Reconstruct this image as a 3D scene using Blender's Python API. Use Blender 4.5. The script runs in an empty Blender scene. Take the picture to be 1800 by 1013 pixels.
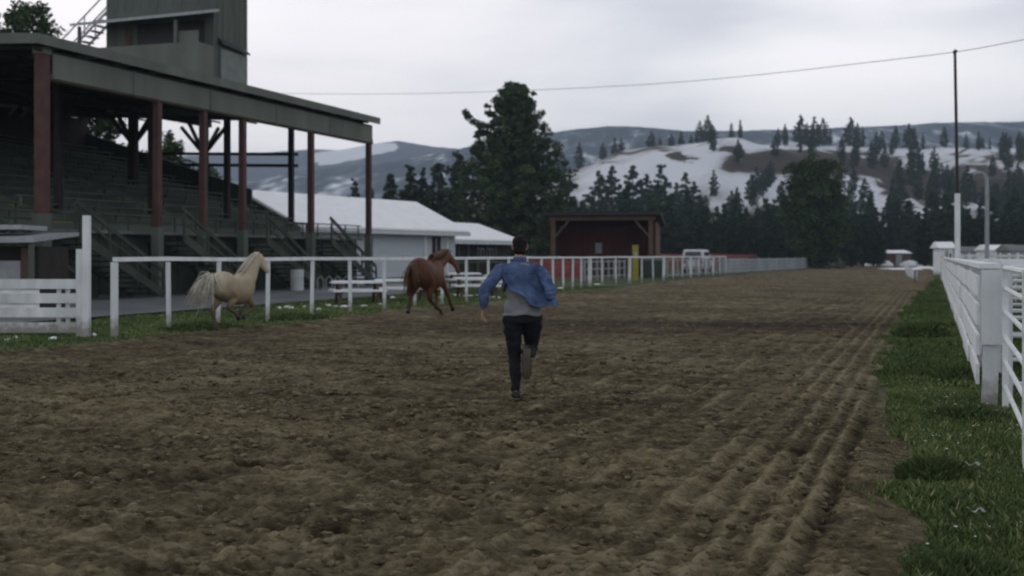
import bpy, bmesh, math, random
import numpy as np
from mathutils import Vector, Matrix, noise as mn
R = math.radians
random.seed(7); RNG = np.random.default_rng(11)
sc = bpy.context.scene
col = sc.collection

# ------------------------------------------------------------------ camera
F = 2170.0                      # focal length in photo pixels (1800 wide)
CH = 1.5                        # camera height
HZ = 450.0                      # horizon row in the photo
cam_d = bpy.data.cameras.new('camera'); cam = bpy.data.objects.new('camera', cam_d); col.objects.link(cam)
cam.location = (0, 0, CH); cam.rotation_euler = (R(90), 0, 0)
cam_d.sensor_width = 36; cam_d.lens = 36 * F / 1800
cam_d.shift_y = -(506.5 - HZ) / 1800
cam_d.clip_start = 0.1; cam_d.clip_end = 20000
cam_d.dof.use_dof = True; cam_d.dof.focus_distance = 9.0; cam_d.dof.aperture_fstop = 2.4
sc.camera = cam

# ------------------------------------------------------------------ world: overcast evening sky
SUN_EL, SUN_AZ = 30, -28        # degrees; azimuth measured from +Y towards +X
world = bpy.data.worlds.new('World'); sc.world = world; world.use_nodes = True
wn = world.node_tree; wn.nodes.clear()
def wnode(t, **k):
    n = wn.nodes.new(t)
    for a, b in k.items(): setattr(n, a, b)
    return n
wl = wn.links.new
sky = wnode('ShaderNodeTexSky', sky_type='NISHITA', sun_disc=False, sun_elevation=R(SUN_EL), sun_rotation=R(SUN_AZ), air_density=1.0, dust_density=2.0)
tc = wnode('ShaderNodeTexCoord')
mp = wnode('ShaderNodeMapping'); mp.inputs['Scale'].default_value = (1.4, 1.4, 6.5); mp.inputs['Location'].default_value = (0.3, 0.1, 0.0)
wl(tc.outputs['Generated'], mp.inputs['Vector'])
n1 = wnode('ShaderNodeTexNoise'); n1.inputs['Scale'].default_value = 2.3; n1.inputs['Detail'].default_value = 5; n1.inputs['Roughness'].default_value = .48
n1.inputs['Distortion'].default_value = .5
wl(mp.outputs['Vector'], n1.inputs['Vector'])
rp = wnode('ShaderNodeValToRGB'); e = rp.color_ramp.elements
e[0].position = .36; e[0].color = (.47, .495, .555, 1)
e[1].position = .72; e[1].color = (.95, .925, .935, 1)
m_ = rp.color_ramp.elements.new(.52); m_.color = (.68, .69, .72, 1)
wl(n1.outputs['Fac'], rp.inputs['Fac'])
mul = wnode('ShaderNodeVectorMath', operation='SCALE'); mul.inputs['Scale'].default_value = 0.10
wl(sky.outputs['Color'], mul.inputs[0])
mix = wnode('ShaderNodeMixRGB'); mix.inputs['Fac'].default_value = .93
wl(mul.outputs[0], mix.inputs['Color1']); wl(rp.outputs['Color'], mix.inputs['Color2'])
# soft brighter breaks in the cloud, and a sky that dims towards the zenith
last = mix.outputs['Color']
nrm = wnode('ShaderNodeVectorMath', operation='NORMALIZE'); wl(tc.outputs['Generated'], nrm.inputs[0])
n2 = wnode('ShaderNodeTexNoise'); n2.inputs['Scale'].default_value = 3.2; n2.inputs['Detail'].default_value = 5; wl(mp.outputs['Vector'], n2.inputs['Vector'])
for (dx, dy, dz), wide, amt, colr in (((-.40, 1, .21), .986, .95, (1, .94, .955, 1)), ((-.10, 1, .155), .988, .60, (1, .95, .965, 1)), ((.30, 1, .135), .9975, .60, (1, .97, .97, 1)), ((.17, 1, .20), .994, .30, (1, .96, .98, 1)), ((.40, 1, .20), .995, .22, (1, .95, .98, 1))):
    l_ = math.sqrt(dx * dx + dy * dy + dz * dz)
    dt = wnode('ShaderNodeVectorMath', operation='DOT_PRODUCT'); dt.inputs[1].default_value = (dx / l_, dy / l_, dz / l_); wl(nrm.outputs[0], dt.inputs[0])
    mr = wnode('ShaderNodeMapRange', interpolation_type='SMOOTHERSTEP'); mr.inputs['From Min'].default_value = wide - .01; mr.inputs['From Max'].default_value = 1.0; mr.inputs['To Max'].default_value = amt
    wl(dt.outputs['Value'], mr.inputs['Value'])
    m3 = wnode('ShaderNodeMath', operation='MULTIPLY'); wl(mr.outputs['Result'], m3.inputs[0])
    m4 = wnode('ShaderNodeMath', operation='MULTIPLY_ADD'); m4.inputs[1].default_value = 1.6; m4.inputs[2].default_value = .1; wl(n2.outputs['Fac'], m4.inputs[0]); wl(m4.outputs[0], m3.inputs[1])
    mx = wnode('ShaderNodeMixRGB'); wl(m3.outputs[0], mx.inputs['Fac']); wl(last, mx.inputs['Color1']); mx.inputs['Color2'].default_value = colr; last = mx.outputs['Color']
sx = wnode('ShaderNodeSeparateXYZ'); wl(nrm.outputs[0], sx.inputs[0])
gr = wnode('ShaderNodeMapRange', interpolation_type='SMOOTHSTEP'); gr.inputs['From Min'].default_value = .16; gr.inputs['From Max'].default_value = .8; gr.inputs['To Min'].default_value = 1.34; gr.inputs['To Max'].default_value = .62
wl(sx.outputs['Z'], gr.inputs['Value'])
fin = wnode('ShaderNodeVectorMath', operation='SCALE'); wl(last, fin.inputs[0]); wl(gr.outputs['Result'], fin.inputs['Scale'])
bg = wnode('ShaderNodeBackground'); bg.inputs['Strength'].default_value = 1.0
wo = wnode('ShaderNodeOutputWorld')
wl(fin.outputs[0], bg.inputs['Color']); wl(bg.outputs['Background'], wo.inputs['Surface'])

sun_d = bpy.data.lights.new('sun', 'SUN'); sun_d.energy = 0.6; sun_d.angle = R(12); sun_d.color = (1.0, .96, .9)
sun = bpy.data.objects.new('sun', sun_d); col.objects.link(sun)
sun.location = (-20, 30, 60)
_sd = Vector((math.sin(R(SUN_AZ)) * math.cos(R(SUN_EL)), math.cos(R(SUN_AZ)) * math.cos(R(SUN_EL)), math.sin(R(SUN_EL))))
sun.rotation_euler = (-_sd).to_track_quat('-Z', 'Y').to_euler()

sc.view_settings.view_transform = 'Standard'; sc.view_settings.look = 'None'
sc.view_settings.exposure = 0.12; sc.view_settings.gamma = 1; sc.view_settings.use_curve_mapping = False
sc.cycles.max_bounces = 5; sc.cycles.diffuse_bounces = 2; sc.cycles.glossy_bounces = 2
sc.cycles.volume_bounces = 0; sc.cycles.transparent_max_bounces = 6
sc.cycles.filter_width = 1.9

# ------------------------------------------------------------------ frame of the race track
TA = 0.3295                     # the track runs 18.9 degrees right of the view
ct, st_ = math.cos(TA), math.sin(TA)
def T(u, s, z=0.0):             # u across (right +), s along the track
    return Vector((u * ct + s * st_, -u * st_ + s * ct, z))
def PX(px, py, Z):              # where the ray through a photo pixel meets depth Z
    return Vector(((px - 900) / F * Z, Z, CH - (py - HZ) / F * Z))

# ------------------------------------------------------------------ numpy noise
def _hash(ix, iy, seed):
    n = (ix.astype(np.int64) * 374761393 + iy.astype(np.int64) * 668265263 + seed * 1442695041) & 0x7fffffff
    n = ((n ^ (n >> 13)) * 1274126177) & 0x7fffffff
    return ((n ^ (n >> 16)) & 0xffff) / 65535.0
def vnoise(x, y, seed=0):
    x = np.asarray(x, float); y = np.asarray(y, float)
    x0 = np.floor(x); y0 = np.floor(y); fx = x - x0; fy = y - y0
    fx = fx * fx * (3 - 2 * fx); fy = fy * fy * (3 - 2 * fy)
    a = _hash(x0, y0, seed); b = _hash(x0 + 1, y0, seed); c = _hash(x0, y0 + 1, seed); d = _hash(x0 + 1, y0 + 1, seed)
    return (a + (b - a) * fx) * (1 - fy) + (c + (d - c) * fx) * fy - .5
def fbm(x, y, octv=4, seed=0, gain=.5):
    t = 0; amp = 1; f = 1
    for i in range(octv):
        t = t + amp * vnoise(x * f + i * 17.3, y * f - i * 9.1, seed + i); amp *= gain; f *= 2.03
    return t
def sstep(a, b, x):
    t = np.clip((x - a) / (b - a), 0, 1); return t * t * (3 - 2 * t)

# ------------------------------------------------------------------ materials
MATS = {}
def mat(name, c, rough=.8, var=.18, scale=3.0, bump=.0, bscale=30., c2=None, stretch=(1, 1, 1), spec=.3, detail=4, sharp=None):
    if name in MATS: return MATS[name]
    m = bpy.data.materials.new(name); m.use_nodes = True; nt = m.node_tree; L = nt.links.new
    b = nt.nodes['Principled BSDF']; b.inputs['Roughness'].default_value = rough; b.inputs['Specular IOR Level'].default_value = spec
    t = nt.nodes.new('ShaderNodeTexCoord'); mpn = nt.nodes.new('ShaderNodeMapping'); mpn.inputs['Scale'].default_value = stretch
    L(t.outputs['Object'], mpn.inputs['Vector'])
    n = nt.nodes.new('ShaderNodeTexNoise'); n.inputs['Scale'].default_value = scale; n.inputs['Detail'].default_value = detail
    L(mpn.outputs['Vector'], n.inputs['Vector'])
    r = nt.nodes.new('ShaderNodeValToRGB'); el = r.color_ramp.elements
    lo = tuple(max(0, x * (1 - var)) for x in c); hi = tuple(min(1, x * (1 + var)) for x in (c2 or c))
    a, z = (.3, .7) if sharp is None else sharp
    el[0].position = a; el[0].color = (*lo, 1); el[1].position = z; el[1].color = (*hi, 1)
    L(n.outputs['Fac'], r.inputs['Fac']); L(r.outputs['Color'], b.inputs['Base Color'])
    if bump:
        n2 = nt.nodes.new('ShaderNodeTexNoise'); n2.inputs['Scale'].default_value = bscale; n2.inputs['Detail'].default_value = 5
        L(mpn.outputs['Vector'], n2.inputs['Vector'])
        bp = nt.nodes.new('ShaderNodeBump'); bp.inputs['Strength'].default_value = bump; bp.inputs['Distance'].default_value = .03
        L(n2.outputs['Fac'], bp.inputs['Height']); L(bp.outputs['Normal'], b.inputs['Normal'])
    MATS[name] = m; return m
def attr_mat(name, attr, c0, c1, rough=.9, nscale=4., nvar=.35, spec=.2, mid=None, bump=0, bscale=20):
    """colour from a per-vertex value (0..1) times a fine noise"""
    if name in MATS: return MATS[name]
    m = bpy.data.materials.new(name); m.use_nodes = True; nt = m.node_tree; L = nt.links.new
    b = nt.nodes['Principled BSDF']; b.inputs['Roughness'].default_value = rough; b.inputs['Specular IOR Level'].default_value = spec
    a = nt.nodes.new('ShaderNodeAttribute'); a.attribute_name = attr
    t = nt.nodes.new('ShaderNodeTexCoord')
    n = nt.nodes.new('ShaderNodeTexNoise'); n.inputs['Scale'].default_value = nscale; n.inputs['Detail'].default_value = 6; n.inputs['Roughness'].default_value = .6
    L(t.outputs['Object'], n.inputs['Vector'])
    s1 = nt.nodes.new('ShaderNodeMath'); s1.operation = 'SUBTRACT'; s1.inputs[1].default_value = .5; L(n.outputs['Fac'], s1.inputs[0])
    s2 = nt.nodes.new('ShaderNodeMath'); s2.operation = 'MULTIPLY_ADD'; s2.inputs[1].default_value = nvar * 2; L(s1.outputs[0], s2.inputs[0]); L(a.outputs['Fac'], s2.inputs[2])
    r = nt.nodes.new('ShaderNodeValToRGB'); el = r.color_ramp.elements
    el[0].position = 0; el[0].color = (*c0, 1); el[1].position = 1; el[1].color = (*c1, 1)
    if mid:
        for p, c in mid: q = el.new(p); q.color = (*c, 1)
    L(s2.outputs[0], r.inputs['Fac']); L(r.outputs['Color'], b.inputs['Base Color'])
    if bump:
        n2 = nt.nodes.new('ShaderNodeTexNoise'); n2.inputs['Scale'].default_value = bscale; n2.inputs['Detail'].default_value = 6
        L(t.outputs['Object'], n2.inputs['Vector'])
        bp = nt.nodes.new('ShaderNodeBump'); bp.inputs['Strength'].default_value = bump; bp.inputs['Distance'].default_value = .03
        L(n2.outputs['Fac'], bp.inputs['Height']); L(bp.outputs['Normal'], b.inputs['Normal'])
    MATS[name] = m; return m

WHITE = mat('white_paint', (.72, .755, .785), .6, .14, 3.5, .2, 60, stretch=(1, 1, .35), detail=8)
WHITE2 = mat('weathered_white_paint', (.64, .67, .69), .7, .22, 3.0, .3, 40, detail=8, stretch=(1, 1, .4))
def mud_splash(m, zmax=.42, amount=.75):
    nt = m.node_tree; L = nt.links.new; b = nt.nodes['Principled BSDF']; src = b.inputs['Base Color'].links[0].from_socket
    t = nt.nodes.new('ShaderNodeTexCoord'); sp_ = nt.nodes.new('ShaderNodeSeparateXYZ'); L(t.outputs['Object'], sp_.inputs[0])
    n = nt.nodes.new('ShaderNodeTexNoise'); n.inputs['Scale'].default_value = 9; n.inputs['Detail'].default_value = 6; L(t.outputs['Object'], n.inputs['Vector'])
    r = nt.nodes.new('ShaderNodeMapRange'); r.inputs['From Min'].default_value = zmax; r.inputs['From Max'].default_value = 0; L(sp_.outputs['Z'], r.inputs['Value'])
    a = nt.nodes.new('ShaderNodeMath'); a.operation = 'ADD'; L(r.outputs['Result'], a.inputs[0]); L(n.outputs['Fac'], a.inputs[1])
    r2 = nt.nodes.new('ShaderNodeMapRange'); r2.inputs['From Min'].default_value = .72; r2.inputs['From Max'].default_value = 1.25; r2.inputs['To Max'].default_value = amount; L(a.outputs[0], r2.inputs['Value'])
    x = nt.nodes.new('ShaderNodeMixRGB'); L(r2.outputs['Result'], x.inputs['Fac']); L(src, x.inputs['Color1']); x.inputs['Color2'].default_value = (.16, .135, .10, 1); L(x.outputs['Color'], b.inputs['Base Color'])
mud_splash(WHITE); mud_splash(WHITE2)
PIPE = mat('white_steel', (.68, .72, .74), .4, .12, 5)
SNOW = mat('snow', (.86, .88, .92), .7, .05, 1.5, .3, 4)
GREEN = mat('green_grey_boards', (.086, .102, .088), .8, .22, 1.4, .2, 20, stretch=(1, 1, .15))
GREENL = mat('pale_green_grey_boards', (.118, .134, .116), .75, .2, 1.0, .15, 16, stretch=(1, 1, .2))
GREEND = mat('dark_green_boards', (.035, .055, .045), .85, .25, 1.8, .2, 20, stretch=(1, 1, .2))
RED = mat('oxide_red_paint', (.068, .028, .025), .6, .25, 2.5, .1, 20)
SEAT = mat('bleacher_boards', (.085, .105, .088), .85, .35, .9, .2, 20, stretch=(1, .25, 1))
YEL = mat('yellow_nosing', (.20, .17, .03), .8, .3, 4)
STAIR = mat('stair_boards', (.040, .052, .041), .85, .3, .9, .2, 20)
REDK = mat('shaded_red_paint', (.020, .013, .014), .7, .25, 2.5)  # column red with the shade under the roof put into its colour
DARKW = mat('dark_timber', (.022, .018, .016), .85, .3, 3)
BROWNW = mat('brown_timber', (.10, .065, .045), .8, .3, 4, .2, 20, stretch=(1, 1, .3))
REDW = mat('dark_red_boards', (.078, .023, .018), .8, .3, 2, .2, 20, stretch=(4, 4, .3))
REDF = mat('red_fence_boards', (.26, .075, .08), .8, .3, 1.5, .1, 20)
SIDING = mat('pale_siding', (.50, .54, .60), .7, .08, 1.5, .1, 20, stretch=(.3, .3, 6))
GLASSD = mat('dark_glass', (.03, .035, .04), .15, .2, 2, spec=.6)
METALG = mat('grey_metal', (.28, .30, .32), .45, .15, 4, spec=.5)
ROOFG = mat('roof_sheet', (.13, .145, .14), .6, .2, .8, stretch=(.3, 3, 1))
BLACK = mat('black_metal', (.02, .02, .022), .5, .2, 4)
CABLE = mat('cable_black', (.03, .03, .035), .6, .1, 4)
YELP = mat('yellow_paint', (.28, .25, .04), .6, .15, 4)
ASPH = mat('old_asphalt', (.125, .135, .14), .9, .22, .8, .3, 20)
BARK = mat('pine_bark', (.055, .04, .03), .95, .35, 2.5, .6, 8, stretch=(2, 2, .5))

# ------------------------------------------------------------------ mesh builder
class MB:
    def __init__(s): s.v = []; s.f = []
    def add(s, vs, fs):
        b = len(s.v); s.v.extend([tuple(v) for v in vs]); s.f.extend([tuple(b + i for i in f) for f in fs]); return s
    def box(s, x0, x1, y0, y1, z0, z1):
        v = [(x, y, z) for z in (z0, z1) for y in (y0, y1) for x in (x0, x1)]
        return s.add(v, [(0, 2, 3, 1), (4, 5, 7, 6), (0, 1, 5, 4), (2, 6, 7, 3), (0, 4, 6, 2), (1, 3, 7, 5)])
    def hexa(s, v):             # 4 bottom corners then 4 top corners, counter-clockwise
        return s.add(v, [(3, 2, 1, 0), (4, 5, 6, 7), (0, 1, 5, 4), (1, 2, 6, 5), (2, 3, 7, 6), (3, 0, 4, 7)])
    def bar(s, p, q, w, h, up=(0, 0, 1)):
        p = Vector(p); q = Vector(q); d = (q - p).normalized(); up = Vector(up)
        if abs(d.dot(up)) > .99: up = Vector((1, 0, 0))
        a = d.cross(up).normalized() * (w / 2); b = a.cross(d).normalized() * (h / 2)
        c = [p - a - b, p + a - b, p + a + b, p - a + b]; e = [x + (q - p) for x in c]
        return s.add(c + e, [(0, 1, 2, 3), (7, 6, 5, 4), (0, 4, 5, 1), (1, 5, 6, 2), (2, 6, 7, 3), (3, 7, 4, 0)])
    def tube(s, pts, rad, n=8, ref=(0, 0, 1), cap=True):
        """rad: number or list of r / (ra, rb); ra lies along ref x tangent"""
        P = [Vector(p) for p in pts]; k = len(P); rings = []
        for i in range(k):
            d = (P[min(i + 1, k - 1)] - P[max(i - 1, 0)]).normalized()
            u = Vector(ref)
            if abs(d.dot(u)) > .97: u = Vector((1, 0, 0)) if abs(d.x) < .9 else Vector((0, 1, 0))
            a = d.cross(u).normalized(); b = a.cross(d).normalized()
            r = rad[i] if isinstance(rad, (list, tuple)) else rad
            ra, rb = r if isinstance(r, (list, tuple)) else (r, r)
            rings.append([P[i] + a * (ra * math.cos(t)) + b * (rb * math.sin(t)) for t in [2 * math.pi * j / n for j in range(n)]])
        b0 = len(s.v)
        for r in rings: s.v.extend([tuple(x) for x in r])
        for i in range(k - 1):
            for j in range(n):
                j2 = (j + 1) % n
                s.f.append((b0 + i * n + j, b0 + i * n + j2, b0 + (i + 1) * n + j2, b0 + (i + 1) * n + j))
        if cap:
            s.f.append(tuple(b0 + j for j in reversed(range(n)))); s.f.append(tuple(b0 + (k - 1) * n + j for j in range(n)))
        return s
    def prism(s, poly, y0, y1):  # poly in x,z extruded along y
        n = len(poly); v = [(x, y0, z) for x, z in poly] + [(x, y1, z) for x, z in poly]
        return s.add(v, [tuple(range(n)), tuple(reversed(range(n, 2 * n)))] + [(i, i + n, (i + 1) % n + n, (i + 1) % n) for i in range(n)])
    def build(s, name, m, parent=None, smooth=False, loc=None, rz=0, fix=True):
        me = bpy.data.meshes.new(name); me.from_pydata(s.v, [], s.f); me.validate()
        if fix:
            bm = bmesh.new(); bm.from_mesh(me); bmesh.ops.recalc_face_normals(bm, faces=bm.faces[:]); bm.to_mesh(me); bm.free()
        return link(name, me, m, parent, smooth, loc, rz)
def link(name, me, m, parent=None, smooth=False, loc=None, rz=0):
    o = bpy.data.objects.new(name, me); col.objects.link(o)
    for mm in (m if isinstance(m, (list, tuple)) else [m]): me.materials.append(mm)
    if smooth: me.polygons.foreach_set('use_smooth', [True] * len(me.polygons))
    if parent: o.parent = parent
    if loc is not None: o.location = loc
    if rz: o.rotation_euler = (0, 0, rz)
    return o
def tag(o, label=None, cat=None, group=None, kind=None):
    if label: o['label'] = label
    if cat: o['category'] = cat
    if group: o['group'] = group
    if kind: o['kind'] = kind
    return o
def thing(name, label, cat, loc=(0, 0, 0), rz=0, group=None):
    o = bpy.data.objects.new(name, None); col.objects.link(o); o.location = loc; o.rotation_euler = (0, 0, rz)
    o.empty_display_size = .3
    return tag(o, label, cat, group)
def copy_tree(o, loc, rz=0, scale=(1, 1, 1), label=None, group=None):
    c = o.copy(); col.objects.link(c); c.location = loc; c.rotation_euler = (0, 0, rz); c.scale = scale
    if label: c['label'] = label
    if group: c['group'] = group
    for ch in [x for x in bpy.data.objects if x.parent == o]:
        d = ch.copy(); col.objects.link(d); d.parent = c
        for g in [x for x in bpy.data.objects if x.parent == ch]:
            h = g.copy(); col.objects.link(h); h.parent = d
    return c
def grid_mesh(name, X, Y, Z, m, attrs=None, parent=None, smooth=True):
    ny, nx = X.shape
    v = np.stack([X, Y, Z], -1).reshape(-1, 3).astype(np.float32)
    i = (np.arange(ny - 1)[:, None] * nx + np.arange(nx - 1)[None, :]).reshape(-1)
    f = np.stack([i, i + 1, i + nx + 1, i + nx], -1).astype(np.int32)
    return np_mesh(name, v, f, m, attrs, parent, smooth)
def np_mesh(name, v, f, m, attrs=None, parent=None, smooth=False):
    me = bpy.data.meshes.new(name); k = f.shape[1]
    me.vertices.add(len(v)); me.vertices.foreach_set('co', v.astype(np.float32).ravel())
    me.loops.add(f.size); me.loops.foreach_set('vertex_index', f.astype(np.int32).ravel())
    me.polygons.add(len(f)); me.polygons.foreach_set('loop_start', np.arange(0, f.size, k, dtype=np.int32))
    me.update(calc_edges=True)
    for an, av in (attrs or {}).items():
        a = me.attributes.new(an, 'FLOAT', 'POINT'); a.data.foreach_set('value', np.asarray(av, np.float32).ravel())
    return link(name, me, m, parent, smooth)

# ================================================================== TERRAIN
GZ = -0.055
# wide ground sheet: grass and bare earth with old snow
gm = bpy.data.materials.new('meadow'); gm.use_nodes = True; nt = gm.node_tree; L = nt.links.new
b = nt.nodes['Principled BSDF']; b.inputs['Roughness'].default_value = .95; b.inputs['Specular IOR Level'].default_value = .1
tcn = nt.nodes.new('ShaderNodeTexCoord')
na = nt.nodes.new('ShaderNodeTexNoise'); na.inputs['Scale'].default_value = .35; na.inputs['Detail'].default_value = 8; na.inputs['Roughness'].default_value = .65
L(tcn.outputs['Object'], na.inputs['Vector'])
ra = nt.nodes.new('ShaderNodeValToRGB'); el = ra.color_ramp.elements
el[0].position = .3; el[0].color = (.030, .045, .018, 1); el[1].position = .75; el[1].color = (.11, .115, .065, 1)
q = el.new(.5); q.color = (.05, .07, .03, 1)
L(na.outputs['Fac'], ra.inputs['Fac']); L(ra.outputs['Color'], b.inputs['Base Color'])
bp = nt.nodes.new('ShaderNodeBump'); bp.inputs['Strength'].default_value = .6; bp.inputs['Distance'].default_value = .05
nb = nt.nodes.new('ShaderNodeTexNoise'); nb.inputs['Scale'].default_value = 9; nb.inputs['Detail'].default_value = 5
L(tcn.outputs['Object'], nb.inputs['Vector']); L(nb.outputs['Fac'], bp.inputs['Height']); L(bp.outputs['Normal'], b.inputs['Normal'])
xs = np.concatenate([-np.geomspace(3400, 30, 28), np.linspace(-25, 25, 40), np.geomspace(30, 3400, 28)])
ys = np.concatenate([np.linspace(-60, 60, 60), np.geomspace(65, 3300, 40)])
Xg, Yg = np.meshgrid(xs, ys)
o = grid_mesh('ground', Xg, Yg, np.full_like(Xg, GZ), gm); tag(o, kind='structure')

# dirt race track: relief of harrowed clods and wheel ruts
us = np.linspace(0, 1, 740)
s_list = [2.4]
while s_list[-1] < 235:
    s = s_list[-1]; s_list.append(s + (.015 if s < 9 else .015 + .0045 * (s - 9)))
sv = np.array(s_list)
S, UU = np.meshgrid(sv, us, indexing='ij')
uL = -13.55 + fbm(sv * .35, sv * 0 + 3, 4, 5) * .9 - .9 * sstep(40, 70, sv)
uR = np.interp(sv, [3, 6, 9, 12, 17, 29, 45, 60, 90], [.06, .0, -.10, -.30, -.58, -.72, -.6, -.25, .2]) + fbm(sv * 1.1, sv * 0 + 8, 4, 9) * .22
U = uL[:, None] + (uR - uL)[:, None] * UU
wx = fbm(U * 2.1, S * 2.1, 3, 31) * .16; wy = fbm(U * 2.1, S * 2.1, 3, 47) * .16
def ridged(x, y, o, sd): return 1 - np.abs(fbm(x, y, o, sd)) * 2.2
rut_zone = np.clip(1 - np.abs(U + 1.9) / 1.9, 0, 1) ** .6 * sstep(-4.6, -3.0, U)
rz = sstep(-2.6, -1.6, U)
h = .020 * fbm(U * 1.0, S * 1.4, 3, 3) + .012 * fbm(U * 3.3 + wx * 3, S * 4.4 + wy * 3, 4, 13, .55)
k_ = (1 - .35 * rz)
cl = fbm(U * 7.0 + wx * 5, S * 9.0 + wy * 5, 3, 23, .55); h += (.010 * sstep(.06, .20, cl) + .012 * sstep(.24, .36, cl)) * k_
cl2 = fbm(U * 13 + wx * 4, S * 14 + wy * 4, 2, 29, .5); h += .019 * sstep(.08, .22, cl2) * sstep(30, 14, S) * (1 - .3 * rz)
cl3 = fbm(U * 24, S * 26, 2, 37); h += .012 * sstep(.08, .26, cl3) * sstep(13, 8, S)
pit = fbm(U * 1.9 + wx * 3, S * 3.0 + wy * 3, 3, 71, .5); h -= .11 * np.clip(pit - .20, 0, .3)
# wheel ruts and harrow lines running along the track near its right edge
ln = U + .025 * fbm(S * .35, U * .2, 3, 81)
lines = 0
for c, w, a in ((-.60, .045, -.026), (-.71, .028, .017), (-.78, .02, -.010), (-.86, .026, .018), (-.96, .03, -.012), (-1.08, .028, .022), (-1.18, .03, -.012), (-1.30, .03, .018), (-1.40, .03, -.011), (-1.52, .03, .017), (-1.64, .03, -.010), (-1.80, .035, .017), (-1.94, .035, -.010), (-2.12, .035, .015), (-2.28, .035, -.009), (-2.45, .035, .014), (-2.62, .035, -.010), (-2.85, .04, .013), (-3.1, .04, -.009), (-3.3, .04, .012), (-3.5, .07, -.012), (-3.7, .06, .012), (-4.3, .08, .012), (-5.2, .08, .010)):
    g_ = a * np.exp(-((ln - c) / w) ** 2) * (np.clip(.9 + 1.0 * fbm(S * .8 + c * 7, U * 3, 2, 93), .35, 1.3) if c > -1.6 else np.clip(.70 + 2.2 * fbm(S * .55 + c * 17, U * .8, 3, 93), 0, 1.15)) * (.6 + 1.0 * np.clip(.5 + fbm(S * 7.1, U * 9, 3, 91), 0, 1)) * sstep(70, 30, S)
    h += g_; lines = lines + g_
h -= h.mean(); h = np.maximum(h, -.045)
band = np.exp(-((S - 28.5 - .4 * U + .8 * fbm(U * .5, S * .3, 3, 411)) / 2.7) ** 2) * sstep(-12.5, -7.5, U)   # darker damp band across the track
edge = sstep(0, .02, UU) * sstep(0, .03, 1 - UU)
h = (h + .004) * edge - .03 * (1 - edge) + .07 * np.exp(-((U - uL[:, None] - .35) / .3) ** 2) * (.6 + fbm(U * 2, S * 1.3, 3, 55))
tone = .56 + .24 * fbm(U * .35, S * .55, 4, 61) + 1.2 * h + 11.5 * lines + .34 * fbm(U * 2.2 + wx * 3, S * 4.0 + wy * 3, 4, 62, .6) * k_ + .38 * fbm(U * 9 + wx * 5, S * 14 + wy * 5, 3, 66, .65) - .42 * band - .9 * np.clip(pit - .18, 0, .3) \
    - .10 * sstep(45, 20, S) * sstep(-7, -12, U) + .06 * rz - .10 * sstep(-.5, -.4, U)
Xw = U * ct + S * st_; Yw = -U * st_ + S * ct
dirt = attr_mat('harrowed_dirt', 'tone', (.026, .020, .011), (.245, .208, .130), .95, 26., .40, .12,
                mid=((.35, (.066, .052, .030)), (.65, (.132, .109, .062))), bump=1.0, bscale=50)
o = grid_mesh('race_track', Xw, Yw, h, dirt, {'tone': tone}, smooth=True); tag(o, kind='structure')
def track_h(u, s):
    i = min(max(np.searchsorted(sv, s), 0), len(sv) - 1); j = int(np.clip((u - uL[i]) / (uR[i] - uL[i]), 0, 1) * 739)
    return float(h[max(0, i - 6):i + 7, max(0, j - 6):j + 7].mean())

# loose clods and crumbs lying on the near part of the track
_ico = bmesh.new(); bmesh.ops.create_icosphere(_ico, subdivisions=1, radius=1.0); _iv = np.array([v.co[:] for v in _ico.verts]); _if = np.array([[v.index for v in f.verts] for f in _ico.faces]); _ico.free()
def clods(n, s0, s1, r0, r1, rng):
    s_ = s0 + (s1 - s0) * rng.random(n) ** 1.6; u_ = -10.5 + 10.3 * rng.random(n)
    i = np.clip(np.searchsorted(sv, s_), 0, len(sv) - 1); f = (u_ - uL[i]) / (uR[i] - uL[i]); ok = (f > .02) & (f < .985) & (fbm(u_ * 1.3, s_ * 1.3, 3, 501) > -.05)
    s_, u_, i, f = s_[ok], u_[ok], i[ok], f[ok]; j = (f * 739).astype(int); z = h[i, j]; n = len(s_)
    r = r0 + (r1 - r0) * rng.random(n) ** 3
    v = _iv[None] * (1 + .35 * rng.normal(size=(n, len(_iv), 1)) * .6) * r[:, None, None] * np.stack([1 + .5 * rng.random(n), 1 + .5 * rng.random(n), .55 + .3 * rng.random(n)], -1)[:, None, :]
    v[..., 0] += (u_ * ct + s_ * st_)[:, None]; v[..., 1] += (-u_ * st_ + s_ * ct)[:, None]; v[..., 2] += (z + r * .12)[:, None]
    ff = _if[None] + (np.arange(n) * len(_iv))[:, None, None]
    return v.reshape(-1, 3), ff.reshape(-1, 3), np.repeat(.74 + .14 * rng.normal(size=n), len(_iv))
_a = clods(14000, 4.5, 16, .005, .030, RNG); _b = clods(5000, 10, 30, .012, .045, RNG)
o = np_mesh('dirt_clods', np.concatenate([_a[0], _b[0]]), np.concatenate([_a[1], _b[1] + len(_a[0])]), dirt, {'tone': np.concatenate([_a[2], _b[2]])}, smooth=True); tag(o, 'loose clods and crumbs of soil on the race track', kind='stuff')

# asphalt apron in front of the grandstand
c = [T(-33, 12, .002), T(-19.2, 12, .002), T(-19.6, 44, .002), T(-22, 60, .002), T(-33, 62, .002)]
o = MB().add(c, [(0, 1, 2, 3, 4)]).build('apron', ASPH, loc=(0, 0, .012)); tag(o, kind='structure')

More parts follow.
